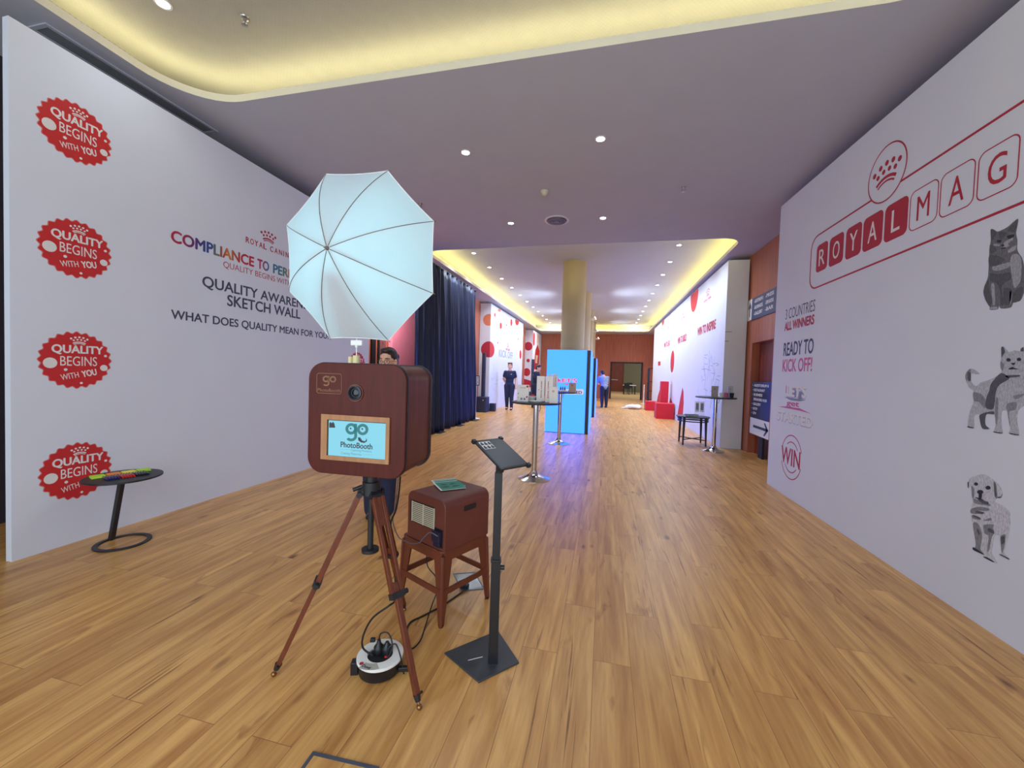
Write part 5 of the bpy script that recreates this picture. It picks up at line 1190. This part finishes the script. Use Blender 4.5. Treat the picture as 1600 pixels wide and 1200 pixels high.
# ------------------------------------------------------------------ people
def person(label, loc, yaw, Hh, J=None, shirt=M_NAVYC, trousers=M_JEANS, hair=M_HAIR, sleeve=.55, glasses=False, bun=False, head_turn=0.0, head_pitch=0.0, loose=0.0, tuck=0.0, female=False):
    """body in its own frame: x to the person's left-hand picture side when facing us, y forward, z up; all lengths in body heights"""
    k = Hh; V = lambda x, y, z: Vector((x * k, y * k, z * k))
    w = .92 if female else 1.0
    D = dict(pel=(0, 0, .53), chest=(0, .0, .72), neck=(0, .0, .835), head=(0, .012, .925),
             shR=(.096 * w, 0, .800), elR=(.122 * w, -.01, .635), wrR=(.128 * w, .02, .485), shL=(-.096 * w, 0, .800), elL=(-.122 * w, -.01, .635), wrL=(-.128 * w, .02, .485),
             hiR=(.052, 0, .505), knR=(.056, .012, .285), anR=(.056, -.008, .042), hiL=(-.052, 0, .505), knL=(-.056, .012, .285), anL=(-.056, -.008, .042))
    D.update(J or {})
    D = {n: V(*p) for n, p in D.items()}
    t = thing('person', label, 'person', loc, yaw)
    pel, ch, nk, hd = D['pel'], D['chest'], D['neck'], D['head']
    HM = Matrix.Translation(hd) @ Matrix.Scale(1.07, 4) @ Matrix.Rotation(head_turn, 4, 'Z') @ Matrix.Rotation(head_pitch, 4, 'X')
    def torso(g):
        s = S(); ax = (ch - pel)
        fr = Matrix(((1, 0, 0, 0), (0, 1, 0, 0), (0, 0, 1, 0), (0, 0, 0, 1))); lean = math.atan2(-ax.y, ax.z)
        R_ = Matrix.Rotation(lean, 4, 'X')
        s.ell((0, 0, 0), (.100 * k * w + g, .064 * k + g, .125 * k + g), Matrix.Translation(ch) @ R_)
        s.ell((0, 0, 0), (.082 * k + g, .056 * k + g, .11 * k + g), Matrix.Translation(pel.lerp(ch, .48)) @ R_)
        s.ell((0, 0, 0), (.092 * k + g, .066 * k + g, .078 * k + g), Matrix.Translation(pel) @ R_)
        for q in 'RL': s.cap(ch + Vector((0, 0, .05 * k)), .048 * k + g, D['sh' + q], .033 * k + g)
        return s
    def arm(s, q, g, f=1.0):
        a, b, c = D['sh' + q], D['el' + q], D['wr' + q]
        if f <= 1: s.cap(a, .033 * k + g, a.lerp(b, f), (.034 - .005 * f) * k + g)
        else: s.cap(a, .032 * k + g, b, .026 * k + g); s.cap(b, .027 * k + g, b.lerp(c, f - 1), .0215 * k + g)
        return s
    def leg(s, q, g, f=1.0):
        a, b, c = D['hi' + q], D['kn' + q], D['an' + q]
        s.cap(a, .060 * k + g, b, .040 * k + g); m = b.lerp(c, .3); s.cap(b, .038 * k + g, m, .036 * k + g); s.cap(m, .036 * k + g, b.lerp(c, f), .023 * k + g)
        return s
    s = torso(0)
    s.cap(ch + Vector((0, 0, .08 * k)), .045 * k, nk + Vector((0, 0, .03 * k)), .032 * k)
    # head: skull, jaw, nose, brow, lips, ears
    s.ell((0, -.008 * k, .018 * k), (.044 * k, .055 * k, .057 * k), HM).ell((0, .012 * k, -.022 * k), (.036 * k, .042 * k, .046 * k), HM)
    s.add(*(lambda a: (a.v, a.f))(S().ell((0, .050 * k, -.012 * k), (.0085 * k, .013 * k, .010 * k)).tube([(0, .046 * k, .012 * k), (0, .058 * k, -.012 * k)], [.005 * k, .0075 * k], 8)), HM)
    s.ell((0, .047 * k, .016 * k), (.026 * k, .007 * k, .006 * k), HM).ell((0, .047 * k, -.036 * k), (.014 * k, .008 * k, .006 * k), HM).ell((0, .043 * k, -.058 * k), (.016 * k, .012 * k, .010 * k), HM)
    for e in (-1, 1): s.ell((e * .046 * k, -.004 * k, -.004 * k), (.006 * k, .012 * k, .019 * k), HM)
    for q, e in (('R', 1), ('L', -1)):
        arm(s, q, 0, 2.0)
        wr = D['wr' + q]; d = (wr - D['el' + q]).normalized()
        inn = Vector((-e, .2, 0)); inn = (inn - d * inn.dot(d)).normalized(); sd = d.cross(inn).normalized()      # inn: palm faces the thigh
        if sd.y < 0: sd = -sd                                                                                   # sd: towards the thumb side
        pc = wr + d * .028 * k
        s.tube([wr, wr + d * .02 * k, wr + d * .05 * k], [.018 * k, .022 * k, .023 * k], 10, flat=sd)
        for i, ln in enumerate((.040, .046, .042, .032)):
            b0 = wr + d * .050 * k + sd * (.019 - .0127 * i) * k
            m1 = b0 + (d * .93 + inn * .25) * ln * .55 * k; m2 = m1 + (d * .7 + inn * .7) * ln * .5 * k
            s.cap(b0 - d * .008 * k, .0058 * k, m1, .0052 * k); s.cap(m1, .0052 * k, m2, .0045 * k)
        b0 = wr + d * .018 * k + sd * .018 * k; m1 = b0 + (d * .7 + sd * .6 + inn * .3) * .024 * k; m2 = m1 + (d * .9 + inn * .4) * .02 * k
        s.cap(b0, .0075 * k, m1, .006 * k); s.cap(m1, .006 * k, m2, .005 * k)
        leg(s, q, 0)
        an = D['an' + q]; s.cap(an, .024 * k, an + Vector((0, .075 * k, -.024 * k)), .017 * k)
    obj('body', remeshed(s, .0042 * k, 3), M_SKIN, t)
    g = .007 * k
    sh = torso(g)
    for q in 'RL': arm(sh, q, g, sleeve)
    sh.tube([pel + Vector((0, 0, .02 * k)), pel + Vector((0, 0, -.045 * k + tuck * k))], [.085 * k, .088 * k], 20) if False else None
    so_ = obj('shirt', remeshed(sh, .0065 * k, 5), shirt, t)
    obj('collar', S().tube([nk + Vector((.036 * k * math.cos(a), .034 * k * math.sin(a) + .004 * k, -.012 * k - .012 * k * math.sin(a))) for a in (2 * PI * i / 20 for i in range(20))], .008 * k, 8, closed=True), shirt, so_)
    tr = S(); g2 = .006 * k; ax = Vector((0, 0, 0))
    tr.ell(tuple(pel + Vector((0, 0, -.02 * k))), (.086 * k + g2, .064 * k + g2, .066 * k))
    for q in 'RL':
        leg(tr, q, g2 + .003 * k, .97)
        if loose: tr.cap(D['hi' + q], .064 * k, D['an' + q] + Vector((0, 0, .0)), .026 * k + loose)
    obj('trousers', remeshed(tr, .0065 * k, 5), trousers, t)
    for q in 'RL':
        an = D['an' + q]; b = S()
        z0 = an.z - .042 * k
        b.ell((an.x, an.y - .004 * k, z0 + .028 * k), (.027 * k, .034 * k, .028 * k)).ell((an.x, an.y + .042 * k, z0 + .019 * k), (.027 * k, .052 * k, .019 * k)).ell((an.x, an.y + .068 * k, z0 + .017 * k), (.026 * k, .034 * k, .017 * k))
        obj('shoe', remeshed(b, .005 * k, 3), M_BLACK, t)
    hr = S().ell((0, -.014 * k, .026 * k), (.0485 * k, .056 * k, .056 * k), HM)
    hr.ell((0, -.032 * k, .0 * k), (.046 * k, .038 * k, .055 * k), HM)
    if bun: hr.ell((0, -.085 * k, .02 * k), (.028 * k, .024 * k, .028 * k), HM).ell((0, .012 * k, .062 * k), (.036 * k, .034 * k, .016 * k), HM)
    else:
        for i in range(9):
            a = PI * i / 8; hr.ell((.034 * k * math.cos(a), .022 * k * math.sin(a) + .004 * k, .062 * k + .004 * k * math.sin(3 * a)), (.017 * k, .017 * k, .014 * k), HM)
    obj('hair', remeshed(hr, .0045 * k, 2), hair, t)
    for e in (-1, 1):
        ey = obj('eye', S().ell((e * .0185 * k, .0445 * k, .004 * k), (.0075 * k, .006 * k, .0050 * k), HM), M_EYEW, t)
        obj('pupil', S().ell((e * .0185 * k, .0492 * k, .004 * k), (.0036 * k, .0022 * k, .0036 * k), HM), M_BLACK, ey)
        obj('eyebrow', S().tube([HM @ V(e * .008, .053, .019), HM @ V(e * .02, .053, .023), HM @ V(e * .032, .045, .019)], [.0018 * k, .0026 * k, .0014 * k], 8), hair, t)
    obj('lips', S().ell((0, .0535 * k, -.035 * k), (.0125 * k, .0035 * k, .0032 * k), HM).ell((0, .0535 * k, -.0395 * k), (.011 * k, .0035 * k, .003 * k), HM), M_LIPS, t)
    if glasses:
        gl = S()
        for e in (-1, 1):
            gl.tube([HM @ V(e * .020 + .0155 * math.cos(a), .060 - .002 * abs(math.cos(a)), .003 + .0115 * math.sin(a)) for a in (2 * PI * i / 20 for i in range(20))], .0011 * k, 6, closed=True)
            gl.tube([HM @ V(e * .035, .058, .006), HM @ V(e * .046, .03, .006), HM @ V(e * .049, -.004, .004)], .001 * k, 6)
        gl.tube([HM @ V(-.006, .061, .005), HM @ V(.006, .061, .005)], .001 * k, 6)
        obj('glasses', gl, M_BLACK, t)
    return t
def facing(dx, dy): return math.atan2(dy, dx) - PI / 2
w = onz(592, 806)
person('woman with glasses and tied-back dark hair standing behind the photo booth', (w.x, w.y, 0), facing(.3, -.95), 1.69, dict(head=(-.036, .012, .925), neck=(-.026, 0, .835), chest=(-.012, 0, .72), shR=(.08, 0, .80), shL=(-.105, 0, .80), knR=(.045, .012, .285), knL=(-.045, .012, .285), anR=(.036, -.008, .042), anL=(-.036, -.008, .042)), shirt=M_NAVYC, trousers=M_JEANS, glasses=True, bun=True, loose=.045, head_turn=-.22, head_pitch=-.10, female=True)
m = onz(795, 640)
man = person('young man in navy polo shirt walking with one hand behind his back', (m.x, m.y, 0), facing(.10, -1), 1.86,
    dict(elR=(.140, -.05, .655), wrR=(.075, -.105, .53), elL=(-.130, -.03, .640), wrL=(-.142, .03, .50), knR=(.05, .02, .285), anR=(.048, -.03, .042), knL=(-.052, .03, .285), anL=(-.062, .055, .042)), hair=M_HAIRB)
WM['polo'] = WM[man.name]
obj('chest_badge', S().bb(-.095, -.055, .145, .152, 1.40, 1.425), M_PAPER, man, smooth=False)
m = onz(834, 637)
person('man in dark jacket seen from the side, reaching toward the large LED screen', (m.x, m.y, 0), facing(1, -.15), 1.86,
    dict(elR=(.12, .09, .66), wrR=(.10, .22, .685), elL=(-.12, .07, .66), wrL=(-.09, .20, .67), chest=(0, .03, .72), neck=(0, .055, .832), head=(0, .085, .915), shR=(.11, .04, .80), shL=(-.11, .04, .80)), shirt=mat('black_jacket', rgb(22, 28, 50), .8, var=.1), trousers=mat('black_trousers', rgb(20, 24, 42), .8), sleeve=1.9, head_pitch=-.35)
m = onz(939, 636.5)
person('man in pale blue shirt with his back turned, leaning beside the far LED screen', (m.x + .13, m.y - .05, 0), facing(-.35, .94), 1.80,
    dict(chest=(0, .07, .70), neck=(0, .14, .795), head=(0, .185, .87), shR=(.11, .10, .765), shL=(-.11, .10, .765), elR=(.13, .16, .62), wrR=(.08, .26, .60), elL=(-.13, .16, .62), wrL=(-.08, .26, .60)), shirt=M_GREYC, trousers=M_JEANS, sleeve=.7, head_pitch=-.5)
